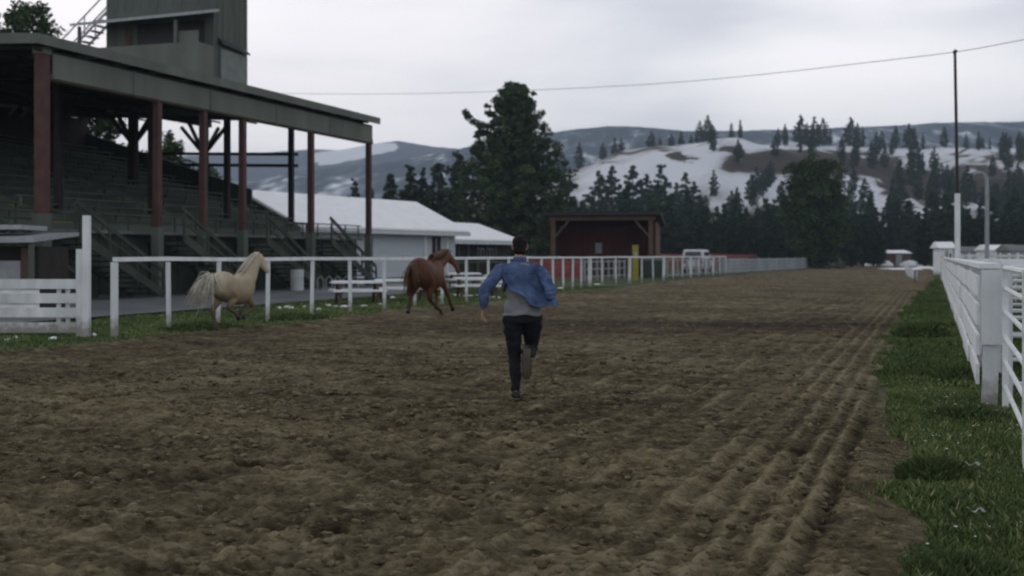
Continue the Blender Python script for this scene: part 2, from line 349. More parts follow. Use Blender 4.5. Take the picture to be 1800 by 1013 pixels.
# hills ------------------------------------------------------------
def prof(pts, Z):
    px = np.array([p[0] for p in pts], float); py = np.array([p[1] for p in pts], float)
    x = (px - 900) / F * Z; z = CH - (py - HZ) / F * Z
    return lambda X: np.interp(X, x, z)
HC = prof([(-1500, 420), (0, 410), (600, 395), (760, 372), (860, 345), (950, 322), (1010, 303), (1060, 284), (1100, 272), (1160, 264), (1230, 257), (1280, 255), (1330, 252), (1420, 252), (1480, 256), (1550, 264), (1650, 264), (1800, 266), (2200, 268), (3200, 300)], 540.)
def hillz(X, Y):
    X = np.asarray(X, float); Y = np.asarray(Y, float)
    c = HC(X * 540. / np.maximum(Y, 300)) * np.clip(Y / 540., 0, 1.15) ** .2
    t = sstep(205, 545, Y)
    t2 = np.clip((Y - 215) / 320, 0, 1) ** 1.15
    base = c * (.45 * t + .55 * t2)
    gul = np.sin(math.pi * np.clip((Y - 230) / 330, 0, 1)) * (fbm(X / 46., Y / 150., 4, 101) * 15 - np.abs(fbm(X / 30., Y / 90., 3, 111)) * 8)
    return np.where(Y < 205, GZ - .6, base + gul - .6) - 0.05 * np.maximum(Y - 560, 0)
xs = np.linspace(-330, 560, 420); ys = np.concatenate([np.linspace(200, 560, 200), np.linspace(565, 900, 30)])
Xg, Yg = np.meshgrid(xs, ys); Zg = hillz(Xg, Yg)
pxx = 900 + Xg / Yg * F; pyy = HZ - (Zg - CH) / Yg * F
sn = .52 + .85 * fbm(Xg / 38., Yg / 45., 5, 121, .6) + (.45 + .65 * sstep(1250, 1450, pxx)) * fbm(Xg / 7., Yg / 12., 4, 127, .65)
def ell(cx, cy, rx, ry): return np.exp(-(((pxx - cx) / rx) ** 2 + ((pyy - cy) / ry) ** 2) ** 1.5)
sn += .7 * ell(1130, 300, 110, 34) + .7 * ell(1235, 275, 45, 22) + .9 * sstep(12, 2, pyy - np.interp(pxx, [1000, 1330, 1480, 1800], [300, 252, 258, 268])) * sstep(1290, 1320, pxx)
sn -= 1.4 * ell(1395, 286, 125, 22) + 1.2 * ell(1365, 262, 52, 6) * 0 + .9 * ell(1600, 320, 60, 26) + .8 * ell(1545, 285, 28, 22) + (.7 + 3.5 * fbm(Xg / 5., Yg / 8., 3, 141)) * (ell(1180, 273, 34, 7) + ell(1212, 281, 28, 8)) + .9 * ell(1290, 262, 22, 5)
sn += .6 * ell(1530, 335, 26, 26) + .35 * ell(1670, 290, 70, 24)
sn -= .55 * sstep(545, 500, Yg) * 0 + .9 * sstep(300, 230, Yg)
hillm = attr_mat('snow_patched_slope', 'snow', (.052, .043, .038), (.64, .67, .73), .95, .16, .30, .1, mid=((.38, (.085, .072, .062)), (.60, (.48, .50, .53))))
o = grid_mesh('hill', Xg, Yg, Zg, hillm, {'snow': sn}); tag(o, kind='structure')

def ridge(name, pts, Z, depth, m, seed, rough, snowf, nx=520, ny=70):
    P = prof(pts, Z)
    x = np.linspace((-300 - 900) / F * Z, (2300 - 900) / F * Z, nx); y = np.linspace(Z - depth, Z + depth * .4, ny)
    X, Y = np.meshgrid(x, y); c = P(X * Z / Y)
    t = sstep(Z - depth, Z + depth * .05, Y)
    n = fbm(X / (Z * .05), Y / (Z * .06), 5, seed, .55)
    zz = c * t * (1 - .25 * sstep(Z, Z + depth * .4, Y)) + n * rough * np.sin(math.pi * np.clip(t, 0, 1)) + fbm(X / 9, Y / 9, 3, seed + 5) * rough * .10 - .8
    px = 900 + X / Y * F; py = HZ - (zz - CH) / Y * F
    return tag(grid_mesh(name, X, Y, zz, m, {'snow': snowf(px, py, X, Y)}), kind='structure')
ridm = attr_mat('haze_tinted_forest', 'snow', (.045, .062, .085), (.85, .87, .93), .95, .05, .34, .05, mid=((.45, (.075, .098, .125)), (.66, (.20, .235, .29))))  # bluish distance haze is mixed into the forest colours, besides the haze volume
ridge('mountain', [(-300, 330), (300, 322), (430, 318), (520, 300), (600, 293), (700, 281), (800, 262), (870, 246), (960, 233), (1020, 224), (1080, 220), (1140, 222), (1200, 229), (1300, 229), (1420, 226), (1500, 222), (1650, 215), (1800, 212), (2300, 205)],
      1500, 650, ridm, 201, 14, lambda px, py, X, Y: .34 + .85 * fbm(X / 26, Y / 60, 5, 211, .7) + .10 * sstep(900, 500, px) + .35 * np.exp(-((py - 236) / 7) ** 2) * sstep(960, 1010, px) * sstep(1160, 1110, px)
      + .5 * np.exp(-((py - 234) / 3) ** 2) * sstep(1630, 1650, px) * sstep(1720, 1690, px))
ridge('far_mountain', [(-300, 262), (200, 276), (430, 270), (500, 264), (545, 261), (600, 262), (650, 252), (700, 246), (760, 256), (830, 262), (960, 262), (1200, 262), (2300, 262)],
      2600, 900, ridm, 221, 10, lambda px, py, X, Y: .22 + .5 * fbm(X / 60, Y / 110, 5, 231, .65)
      + 1.3 * sstep(540, 552, px) * sstep(705, 690, px) * sstep(2, -2, py - np.interp(px, [540, 565, 600, 650, 705], [276, 291, 286, 274, 262])) * sstep(-3, 2, py - np.interp(px, [540, 600, 660, 705], [272, 262, 252, 252])))

# ================================================================== TREES
def leafcloud(centers, radii, per, size, tones, rng, flat=.75):
    n = len(centers); C = np.repeat(np.array(centers), per, 0); Rr = np.repeat(np.array(radii), per)
    tn = np.repeat(np.array(tones), per); N = len(C)
    d = rng.normal(size=(N, 3)); d /= np.linalg.norm(d, axis=1)[:, None]; d *= (rng.random(N) ** .45)[:, None]
    d[:, 2] *= flat; c = C + d * Rr[:, None]
    a = rng.normal(size=(N, 3)); a /= np.linalg.norm(a, axis=1)[:, None]
    b_ = np.cross(a, rng.normal(size=(N, 3))); b_ /= np.linalg.norm(b_, axis=1)[:, None]
    sz = size * (.6 + .8 * rng.random(N)); a *= sz[:, None]; b_ *= (sz * .55)[:, None]
    v = np.stack([c - a - b_ * .3, c + b_, c + a - b_ * .2, c - b_ * .8], 1).reshape(-1, 3)
    f = np.arange(N * 4).reshape(N, 4)
    tt = np.repeat(tn + rng.normal(size=N) * .12, 4)
    return v, f, tt
def pine(name, label, cat, H, W, seed, clumps, per, leaf, group=None, bare=.12, kind='cone', dense=1.0, trunk_r=None, gap=.0, mat_=None, limbs=True, loc=(0, 0, 0)):
    rng = np.random.default_rng(seed); root = thing(name, label, cat, loc, 0, group)
    tr = trunk_r or H * .018; mb = MB()
    bend = rng.normal(size=2) * H * .006
    def axis(z): return Vector((bend[0] * math.sin(z / H * 3), bend[1] * math.sin(z / H * 2.3), z))
    mb.tube([axis(H * t) - (Vector((0, 0, .4)) if t == 0 else Vector()) for t in (0, .08, .25, .45, .65, .85, .985)], [tr * 1.25, tr, tr * .85, tr * .66, tr * .46, tr * .22, tr * .05], 7)
    cs, rs, ts = [], [], []
    lobes = rng.random(9)
    for i in range(clumps):
        t = bare + (1 - bare) * (i + rng.random()) / clumps; z = H * t; q = (t - bare) / (1 - bare)
        if kind == 'cone': wr = (1 - q) ** .8 * min(1, .45 + q * 4)
        elif kind == 'oval': wr = max(.05, math.sin(math.pi * min(1, (q * .93 + .16)) ** 1.05)) ** .75 * (1 - .35 * q)
        elif kind == 'round': wr = math.sqrt(max(0, 1 - (max(q - .35, 0) / .65) ** 2.2)) * min(1, .6 + q * 2)
        else: wr = (1 - q ** 1.7) * min(1, .5 + q * 3)
        ang = i * 2.399963 + rng.normal() * .5
        lob = .72 + .42 * lobes[int((ang % 6.283) / 6.283 * 3) + 3 * int(min(q, .999) * 3)] * (1.1 if kind == 'wild' else .8)
        if kind == 'oval': lob = .86 + .22 * lobes[int((ang % 6.283) / 6.283 * 3) + 3 * int(min(q, .999) * 3)]
        Rm = W / 2 * wr * lob
        if rng.random() < gap: continue
        nn = max(1, int(1 + 2.6 * Rm / (W / 2) * dense))
        base = axis(z * (1 - .02)); rr = Rm * (.8 + .35 * rng.random())
        dirv = Vector((math.cos(ang), math.sin(ang), .10 + .5 * q - .12 * (1 - q)))
        tip = base + dirv * rr
        if limbs and rr > .25: mb.tube([base, base.lerp(tip, .5) - Vector((0, 0, rr * .05)), tip], [tr * .22 * (1 - q * .6), tr * .13, tr * .05], 4)
        tone = .45 + .22 * rng.normal()
        for k in range(nn):
            f_ = 1 - k / (nn + .3) * .9
            c = base.lerp(tip, f_) + Vector(rng.normal(size=3) * .05 * W)
            cs.append(tuple(c)); rs.append((W * .085 + .055 * H * .5 * (1 - q) * .5 + .01 * H) * (.7 + .5 * rng.random()) * (1 - .55 * q if kind in ('cone', 'oval') else 1)); ts.append(tone + .1 * q)
    cs.append(tuple(axis(H * .99))); rs.append(W * .05); ts.append(.5)
    mb.build('trunk', BARK, root, smooth=True)
    v, f, tt = leafcloud(cs, rs, per, leaf, ts, rng)
    np_mesh('crown', v, f, mat_ or NEEDLE, {'tone': tt}, root)
    return root
NEEDLE = attr_mat('pine_needles', 'tone', (.020, .038, .018), (.075, .115, .050), .9, 2., .12, .15, mid=((.5, (.038, .066, .030)),))
NEEDLE2 = attr_mat('blue_green_needles', 'tone', (.020, .038, .026), (.066, .102, .062), .9, 1., .12, .15, mid=((.5, (.036, .062, .040)),))

# --- the large single pines
def big_pine():
    Zp = 128.
    root = thing('pine_tree', 'tallest and broadest pine in the photo, ragged dark crown standing behind the white roofed buildings', 'tree', (PX(903, 0, Zp).x, Zp, 0))
    root.scale = (1.14, 1.14, 1.14)
    rng = np.random.default_rng(3); mb = MB()
    mb.tube([(0, 0, -.4), (0, 0, 1.5), (.1, 0, 5), (-.1, .1, 9), (.1, 0, 13), (.2, 0, 16.3)], [.55, .42, .36, .28, .17, .05], 9)
    cs, rs, ts = [], [], []
    # left and right outline of the crown by height (m from the trunk)
    hz = [1.0, 2.2, 3.6, 5.2, 7, 8.6, 9.8, 10.6, 11.6, 12.6, 13.6, 14.6, 15.6, 16.6]
    lf = [5.6, 6.0, 6.0, 5.9, 5.6, 5.4, 5.8, 4.4, 4.5, 3.6, 1.7, 1.8, 1.7, .7]
    rt = [7.4, 7.6, 7.0, 6.3, 5.8, 5.0, 4.6, 4.2, 3.7, 3.2, 2.3, 2.0, 1.7, .8]
    for i in range(400):
        z = 1.0 + 15.5 * ((i + rng.random()) / 400); ang = rng.random() * 6.283
        l = np.interp(z, hz, lf); r = np.interp(z, hz, rt); c_ = math.cos(ang)
        lim = (r if c_ > 0 else l) * (.25 + .75 * abs(c_)) if abs(c_) > .4 else min(l, r) * .8
        lim *= .66 + .48 * rng.random()
        base = Vector((.0, 0, z - .25)); tip = Vector((c_ * lim, math.sin(ang) * lim, z + .25 * rng.normal() + .3))
        mb.tube([base, base.lerp(tip, .5) - Vector((0, 0, .15)), tip], [.09 * (1.2 - z / 17), .06 * (1.2 - z / 17), .02], 4)
        tone = .42 + .2 * rng.normal()
        for f_ in (1, .78, .55, .33):
            if rng.random() < .15: continue
            c = base.lerp(tip, f_) + Vector(rng.normal(size=3) * .25)
            cs.append(tuple(c)); rs.append((.58 if z < 11 else .40) * (.6 + .7 * rng.random())); ts.append(tone + .1 * f_)
    mb.tube([(0, 0, 12), (-1.8, 0, 12.7), (-4.4, 0, 14.3)], [.12, .08, .04], 5)      # the long bare limb sticking out on the left
    for c in ((-4.4, 0, 14.4), (-4.1, .2, 13.9), (-3.4, 0, 13.4), (-2.6, .2, 13.2), (-3.0, -.2, 12.9), (-4.2, 0, 14.0)): cs.append(c); rs.append(.42); ts.append(.4)
    mb.build('trunk', BARK, root, smooth=True)
    v, f, tt = leafcloud(cs, rs, 48, .17, ts, rng); np_mesh('crown', v, f, NEEDLE, {'tone': tt}, root)
big_pine()
def place(root, px, Z, z=0): root.location = ((px - 900) / F * Z, Z, z); return root
t = pine('pine_tree', 'large round topped dark pine standing alone before the foot of the snowy hill', 'tree', 12.6, 8.0, 21, 210, 60, .17, kind='round', bare=.05, dense=1.3); place(t, 1432, 148)
t = pine('pine_tree', 'round crowned pine rising above the near end of the grandstand roof', 'tree', 15.8, 4.4, 22, 130, 60, .13, kind='round', bare=.3); place(t, 52, 71)
t = pine('pine_tree', 'pine half hidden behind the booth porch of the grandstand tower', 'tree', 13.9, 3.4, 23, 100, 50, .12, kind='wild', bare=.3); place(t, 168, 74)
pt = PX(0, 0, 100)
for px, Z, H, W, lab in ((300, 84, 9.6, 4.5, 'broken pine seen through the far end of the grandstand, left of its dark corner column'),
                         (365, 92, 8.2, 5.0, 'bushy pine seen through the far end of the grandstand beside its dark corner column')):
    t = pine('pine_tree', lab, 'tree', H, W, int(px), 110, 45, .14, kind='wild', bare=.2, gap=.15); place(t, px, Z)

# --- pines behind the white roof
protoM = [pine('pine_tree', 'x', 'tree', 10, w, 300 + i, 130, 44, .15, kind=k, bare=b_, mat_=NEEDLE2) for i, (w, k, b_) in enumerate(((3.4, 'oval', .06), (3.9, 'oval', .05), (3.2, 'cone', .08), (3.7, 'oval', .06)))]
protoF = [pine('pine_tree', 'x', 'tree', 10, w, 400 + i, 64, 30, .22, kind=k, bare=b_, mat_=NEEDLE2, limbs=False) for i, (w, k, b_) in enumerate(((3.5, 'oval', .08), (4.2, 'oval', .10), (3.6, 'oval', .12), (4.3, 'oval', .10), (3.4, 'cone', .08)))]
def put(proto, px, Z, H, label, group, wide=1.0, z0=0.0):
    k = H / 10.; return copy_tree(proto, ((px - 900) / F * Z, Z, z0), random.random() * 6.28, (k * wide, k * wide, k), label, group)
names = {623: 'smallest leftmost pine showing above the white snowy roof', 652: 'low pine just right of the last grandstand column, above the snowy roof', 686: 'stout dark pine above the middle of the snowy roof',
         722: 'tall narrow pine, left one of three close together above the snowy roof', 744: 'shorter pine in the middle of three close together above the snowy roof', 769: 'tallest pine of three close together above the end of the snowy roof', 808: 'tall pine partly behind the left side of the tallest pine'}
for i, (px, ty, Z, w) in enumerate(((623, 318, 150, .8), (652, 332, 160, .8), (686, 306, 140, 1.1), (722, 293, 150, .95), (744, 300, 152, .9), (769, 288, 148, 1.1), (808, 272, 160, 1.1))):
    H = CH + (HZ - ty) / F * Z; put(protoM[i % 4], px, Z, H, names[px], 'pines behind the snowy roof', w * 1.05)

# --- dark belt at the foot of the hill
G1 = 'dark pines at the foot of the snowy hill'
rb = random.Random(5); k = 0
_o1 = 'first second third fourth fifth sixth seventh eighth ninth tenth eleventh twelfth thirteenth fourteenth fifteenth sixteenth seventeenth eighteenth nineteenth'.split()
ORD = _o1 + [t_ if not j else t_[:-4].replace('twent', 'twenty').replace('thirt', 'thirty').replace('fort', 'forty').replace('fift', 'fifty') + ' ' + _o1[j - 1] for t_ in ('twentieth', 'thirtieth', 'fortieth', 'fiftieth', 'sixtieth') for j in range(10)]
i0 = -1
for px0 in list(range(850, 1700, 17)) + list(range(1700, 1860, 20)):
    for row in (0, 1):
        px = px0 + rb.uniform(-6, 6); Z = rb.uniform(158, 185) if row == 0 else rb.uniform(190, 230)
        ty = rb.uniform(362, 400) if row == 0 else rb.uniform(318, 378)
        if px > 1540: ty += 6
        if 1490 < px < 1560 and row == 1: ty += 26
        if 1555 < px < 1625 and row == 0: continue
        if row == 0: i0 += 1
        H = CH + (HZ - ty) / F * Z
        put(protoM[k % 4], px, Z, H, ('%s dark pine from the left in the front tree row below the hill' % ORD[i0] if row == 0 else 'dark green pine in the crowded second row of trees below the snowy hill'), G1, 1.35 if row == 0 else 1.05); k += 1
# --- pines on the slope
def on_hill(px, Z): X = (px - 900) / F * Z; return X, Z, float(hillz(np.array([X]), np.array([Z]))[0])
G2 = 'pines on the snowy slope'
for px, ty, Z in ((1253, 274, 420), (1298, 283, 400), (1205, 302, 330), (1162, 289, 330), (1112, 290, 300), (1075, 293, 290), (1052, 300, 290), (1136, 304, 290), (1330, 292, 360), (1355, 290, 380), (1540, 232, 500), (1555, 256, 470), (1600, 262, 430), (1612, 250, 470), (1655, 285, 430), (1640, 300, 380), (1700, 290, 400), (1570, 310, 330), (1500, 300, 360), (1520, 312, 330), (1745, 280, 420), (1790, 285, 400), (1720, 250, 480), (1775, 300, 360), (1220, 318, 290), (1190, 322, 300), (1375, 318, 300), (1530, 335, 290)):
    X, Y, z = on_hill(px, Z); H = CH + (HZ - ty) / F * Z - z
    H = max(H, 7.5)
    put(protoF[k % 5], px, Z, H, 'tall oval pine standing alone in the white snowfield left of the bare brown ground' if px == 1253 else 'grey green pine growing on the snowy slope below the crest of the hill', G2, 1.15, z - .3); k += 1
for i in range(90):
    px = rb.uniform(870, 1830); Z = 235 + 130 * rb.random() ** 1.5
    if 1010 < px < 1240 and Z > 285: continue
    if 1340 < px < 1480 and Z > 300: continue
    X, Y, z = on_hill(px, Z); put(protoF[k % 5], px, Z, rb.uniform(6.0, 11), 'dark pine scattered over the lower slope of the snowy hill', 'pines on the lower slope', 1.1, z - .3); k += 1
for i in range(62):
    px = rb.choice([rb.uniform(1520, 1810), rb.uniform(1500, 1810), rb.uniform(1280, 1500), rb.uniform(820, 1000)]); Z = rb.uniform(330, 500) if px > 1280 else rb.uniform(400, 500)
    X, Y, z = on_hill(px, Z); put(protoF[k % 5], px, Z, rb.uniform(7, 10.5), 'grey green pine growing on the snowy slope below the crest of the hill', G2, 1.0, z - .3); k += 1
G3 = 'pines along the crest of the snowy hill'
for ic, (px, ty, w) in enumerate(((985, 262, 1), (1018, 250, .8), (1060, 250, .8), (1080, 241, 1.1), (1092, 243, 1), (1145, 230, 1), (1160, 240, .8), (1180, 234, .9), (1197, 230, 1.2), (1215, 238, .9), (1230, 212, 1), (1244, 203, 1.2), (1252, 218, 1.2), (1286, 215, 1.1), (1300, 238, .8), (1368, 224, .8), (1380, 218, 1), (1407, 202, 1.2), (1418, 215, 1), (1432, 205, 1.3), (1447, 207, 1.3), (1460, 225, .8),
                 (1495, 206, 1.3), (1507, 216, 1.1), (1516, 222, .9), (1550, 228, 1), (1575, 220, 1), (1598, 217, 1.3), (1607, 222, 1), (1622, 232, .8), (1660, 222, 1), (1698, 234, .9), (1727, 238, .8), (1740, 244, .8), (1776, 236, .8), (1792, 230, 1.2), (1806, 226, 1.2))):
    Z = 530 + rb.uniform(-12, 15); X, Y, z = on_hill(px, Z); H = CH + (HZ - ty) / F * Z - z
    put(protoF[k % 5], px, Z, max(5.5, H), '%s pine from the left along the crest of the snowy hill' % ORD[ic], G3, w * (1.3 if px < 1220 else 1.0), z - .3); k += 1
for p in protoM + protoF:
    for ch in [x for x in bpy.data.objects if x.parent == p]: bpy.data.objects.remove(ch)
    bpy.data.objects.remove(p)

# ================================================================== GRANDSTAND
GS = thing('grandstand', 'long open covered grandstand with red columns and green grey roof on the left', 'grandstand', T(-27, 30), -TA)
colY = [2.5, 8.7, 11.7, 14.6, 20.5, 26.6]
def column(x, y, z0, zb, z1, w, par, m=None):
    c = MB().box(x - w / 2, x + w / 2, y - w / 2, y + w / 2, zb, z1).build('column', m or RED, par)
    if zb > z0: MB().box(x - w / 2 - .04, x + w / 2 + .04, y - w / 2 - .04, y + w / 2 + .04, z0, zb).build('column_base', GREEN, c)
    return c
for i, y in enumerate(colY):
    c = column(0, y, 0, 2.55 if i else 2.85, 7.3 if i else 7.95, .34 if i == 0 else .24, GS)
    if i == 0: MB().box(-.21, .21, y - .21, y + .21, 7.951, 8.28).build('column_cap', GREENL, c)
def roofz(x): return 8.28 - .055 * (x - 1.0)
for x in (-4.4, -9.6):
    for y in (8.7, 14.6, 20.5, 26.6):
        zb = 2.4 + .33 * max(0, -x - 2)
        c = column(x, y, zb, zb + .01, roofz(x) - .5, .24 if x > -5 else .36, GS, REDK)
        if x > -5: continue
        br = MB()
        for sg in (-1, 1):
            br.bar((x, y + sg * .1, roofz(x) - 1.9), (x, y + sg * 1.4, roofz(x) - .45), .14, .16)
            br.bar((x + sg * .1, y, roofz(x) - 1.9), (x + sg * 1.4, y, roofz(x) - .5), .14, .16)
        br.build('brace', DARKW, c)
    MB().bar((x, 2, roofz(x) - .36), (x, 27.2, roofz(x) - .36), .2, .3).build('beam', DARKW, GS)
# roof
rf = MB(); x0, x1, ya, yb = -18.5, .45, 1.75, 26.85
rf.hexa([(x0, ya, roofz(x0) - .0), (x1, ya, roofz(x1)), (x1, yb, roofz(x1)), (x0, yb, roofz(x0)), (x0, ya, roofz(x0) + .1), (x1, ya, roofz(x1) + .1), (x1, yb, roofz(x1) + .1), (x0, yb, roofz(x0) + .1)])
for i in range(42):
    y = ya + .1 + i * .6; rf.hexa([(x0, y, roofz(x0) + .1), (x1, y, roofz(x1) + .1), (x1, y + .05, roofz(x1) + .1), (x0, y + .05, roofz(x0) + .1), (x0, y, roofz(x0) + .135), (x1, y, roofz(x1) + .135), (x1, y + .05, roofz(x1) + .135), (x0, y + .05, roofz(x0) + .135)])
rfo = rf.build('roof', ROOFG, GS)
MB().box(x1 + .004, x1 + .06, ya - .05, yb + .05, roofz(x1) - .16, roofz(x1) + .16).build('eave_board', GREENL, rfo)
MB().hexa([(x0, ya - .06, roofz(x0) - .3), (x1, ya - .06, roofz(x1) - .16), (x1, ya - .004, roofz(x1) - .16), (x0, ya - .004, roofz(x0) - .3), (x0, ya - .06, roofz(x0) + .16), (x1, ya - .06, roofz(x1) + .16), (x1, ya - .004, roofz(x1) + .16), (x0, ya - .004, roofz(x0) + .16)]).build('barge_board', GREENL, rfo)
ra_ = MB()
for i in range(13):
    y = ya + .3 + i * 1.98; ra_.hexa([(x0 + .1, y, roofz(x0) - .24), (x1 - .1, y, roofz(x1) - .2), (x1 - .1, y + .09, roofz(x1) - .2), (x0 + .1, y + .09, roofz(x0) - .24), (x0 + .1, y, roofz(x0) - .004), (x1 - .1, y, roofz(x1) - .004), (x1 - .1, y + .09, roofz(x1) - .004), (x0 + .1, y + .09, roofz(x0) - .004)])
for i in range(9):
    x = -17.5 + i * 2.2; ra_.box(x, x + .08, ya + .2, yb - .2, roofz(x) - .32, roofz(x) - .245)
ra_.build('rafters', DARKW, rfo)
fa = MB()
ys_ = [2.75, 7.0, 11.9, 17.0, 22.0, 26.6]
for a, b_ in zip(ys_[:-1], ys_[1:]): fa.box(.16, .22, a + .015, b_ - .015, 7.2, 8.0)
fa.build('fascia', GREENL, GS)
fb = MB()
for y in ys_[1:-1]: fb.box(.221, .25, y - .05, y + .05, 7.18, 8.02)
fb.build('fascia_batten', GREENL, GS)
MB().box(-.12, .155, 2.7, 26.8, 7.14, 7.36).build('front_beam', BROWNW, GS)
# seating tiers and benches
tr = MB(); steps = 15
for i in range(steps):
    xa = -2.0 - i * 1.0; z = 2.4 + .33 * i; tr.box(xa - 1.0, xa - .003, .3, 26.9, 0 if i == 0 else z - .9, z)
tr.build('seating_tiers', SEAT, GS)
for i in range(1, steps):
    xa = -2.0 - i * 1.0; z = 2.4 + .33 * i; bn = MB()
    for y0_, y1_ in ((.5, 6.6), (7.8, 15.6), (16.8, 26.6)):
        bn.box(xa - .62, xa - .3, y0_, y1_, z + .36, z + .41)
        n = int((y1_ - y0_) / 1.5)
        for j in range(n + 1): y = y0_ + .1 + (y1_ - y0_ - .2) * j / n; bn.box(xa - .5, xa - .42, y - .03, y + .03, z + .004, z + .36)
    bn.build('bench', GREENL if i % 3 == 0 else SEAT, GS)
for ya_ in (6.7, 15.7):
    an = MB()
    for i in range(1, steps):
        xa = -2.0 - i; z = 2.4 + .33 * i; an.box(xa - .07, xa + .01, ya_, ya_ + 1.0, z - .015, z + .02)
        an.box(xa - .5, xa - .012, ya_ + .1, ya_ + .9, z - .33 + .004, z - .16)
    an.build('aisle_steps', YEL, GS)
MB().prism([(-7.0, 0), (-7.0, 5.0), (-17.4, 8.3), (-17.4, 0)], 27.0, 27.15).build('end_wall', GREEND, GS)
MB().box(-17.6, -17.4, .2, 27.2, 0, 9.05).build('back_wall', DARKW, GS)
rl = MB()
for z in (6.55, 7.15): rl.bar((-16, 27.3, z), (-4.4, 27.3, z - .35), .1, .16)
rl.build('end_rail', DARKW, GS)
# wall under the walkway, walkway deck
fw = MB(); fw.box(-1.02, -.9, .3, 27, 0, 2.28)
fw.build('front_wall', STAIR, GS)
fwb = MB()
for i in range(23): y = .5 + i * 1.2; fwb.box(-.9 + .002, -.86, y, y + .1, .02, 2.26)
fwb.build('wall_battens', STAIR, GS)
MB().box(-2.0, -.55, .3, 27, 2.284, 2.396).build('walkway', GREENL, GS)
for y in (9.4, 21.2, 15.4): MB().box(-.896, -.84, y, y + 1.1, .02, 2.0).build('doorway', DARKW, GS)
rr = MB()
for i in range(19): y = .5 + i * 1.45; rr.box(-.62, -.57, y, y + .05, 2.4, 3.0)
rr.bar((-.595, .4, 3.02), (-.595, 26.9, 3.02), .06, .05); rr.bar((-.595, .4, 2.7), (-.595, 26.9, 2.7), .04, .04)
rr.build('walkway_railing', STAIR, GS)
# stair flights falling away from the viewer along the front
for k_, (y0_, run) in enumerate(((-1.5, 4.6), (3.3, 4.6), (9.2, 4.6), (15.2, 4.6), (21.0, 4.8))):
    stp = MB(); n = 12
    for j in range(n):
        z = 2.28 * (1 - j / n); y = y0_ + run * j / n; stp.box(-.5, .75, y, y + run / n + .03, z - .05, z)
    so = stp.build('staircase', STAIR, GS)
    sg = MB()
    for x in (-.53, .78):
        sg.hexa([(x - .03, y0_, 1.98), (x + .03, y0_, 1.98), (x + .03, y0_ + run, -.0), (x - .03, y0_ + run, -.0), (x - .03, y0_, 2.36), (x + .03, y0_, 2.36), (x + .03, y0_ + run, .3), (x - .03, y0_ + run, .3)])
    sg.build('stringer', STAIR, so)
    hr = MB()
    for x in (.78,):
        hr.bar((x, y0_ - .1, 3.25), (x, y0_ + run, .98), .06, .14); hr.bar((x, y0_ - .1, 2.8), (x, y0_ + run, .62), .04, .09)
        for j in range(4): y = y0_ + run * j / 3.02 + .02; zz = 2.32 * (1 - j / 3.02); hr.box(x - .035, x + .035, y, y + .07, max(0, zz - .25), zz + .92)
    hr.build('handrail', STAIR, so)

# --- tower with announcer's booth on the roof
TW = thing('announcer_tower', 'tall green grey boarded tower with covered booth rising above the grandstand roof', 'tower', T(-32.0, 50.3), -TA)
zr = 8.5
tb = MB(); tb.box(-6.0, 0, 0, 3.0, zr, 15.6)
tbo = tb.build('tower_wall', GREEN, TW)
bat = MB()
for i in range(13): x = -6 + .45 * i + .1; bat.box(x, x + .05, -.03, -.003, zr + 2.6 + 2.3, 15.6)
for i in range(6): y = .3 + .5 * i; bat.box(.003, .03, y, y + .05, 11.6, 15.6)
bat.build('battens', GREENL, tbo)
MB().box(-6.4, .4, -.4, 3.4, 15.6, 15.9).build('tower_roof', ROOFG, TW)
bo = MB(); bo.box(-6.0, .0, -1.35, -1.25, zr + .3, 11.35); bo.box(-.08, .0, -1.248, -.004, zr + .3, 11.35); bo.box(-6.0, -5.92, -1.248, -.004, zr + .3, 10.6); bo.box(-5.9, -.1, -1.24, -.01, zr + 1.9, zr + 2.0)
boo = bo.build('booth_parapet', GREENL, TW)
MB().box(-4.9, -4.5, -.03, -.004, zr + 2.02, 12.55).build('booth_door', BROWNW, TW)
MB().box(-4.2, -.5, -.03, -.004, 11.0, 12.6).build('booth_window', BLACK, TW)
pf = MB(); pf.hexa([(-6.75, -1.75, 12.38), (.3, -1.75, 12.52), (.3, -.004, 12.95), (-6.75, -.004, 12.78), (-6.75, -1.75, 12.5), (.3, -1.75, 12.66), (.3, -.004, 13.08), (-6.75, -.004, 12.9)])
pf.build('porch_roof', METALG, TW)
for x, z0_ in ((-6.6, 9.2), (-1.25, 11.35)): MB().box(x, x + .13, -1.38, -1.25, z0_, 12.42).build('porch_post', GREENL, TW)
MB().box(-1.1, -.1, -1.22, -1.1, 11.36, 11.9).build('booth_screen', GREENL, TW)
aw = MB(); aw.hexa([(.035, .3, 11.65), (.28, .3, 11.5), (.28, 2.8, 11.3), (.035, 2.8, 11.45), (.035, .3, 11.8), (.28, .3, 11.6), (.28, 2.8, 11.4), (.035, 2.8, 11.6)])
aw.build('side_awning', BLACK, TW)
MB().box(.032, .1, .5, 2.75, 9.9, 11.3).build('side_hatch', mat('pale_panel', (.17, .19, .18), .7, .15, 2), TW)
# outside stair climbing to the tower from the left
stt = MB()
for k_ in range(20):
    f_ = k_ / 19; x = -11.9 + 5.6 * f_; z = 8.95 + 4.6 * f_; stt.box(x, x + .3, .6, 1.4, z, z + .05)
so = stt.build('roof_stair', METALG, TW)
hr = MB()
for y in (.58, 1.42):
    hr.bar((-12.3, y, 9.6), (-6.02, y, 14.75), .05, .06); hr.bar((-12.3, y, 8.65), (-6.02, y, 13.8), .05, .12)
    for k_ in range(5): f_ = k_ / 4; x = -12.1 + 5.8 * f_; z = 8.85 + 4.75 * f_; hr.box(x, x + .05, y - .025, y + .025, z - .1, z + .95)
hr.build('stair_railing', METALG, so)
MB().box(-11.62, -11.45, .4, .56, 8.7, 10.6).build('stair_post', BLACK, so)

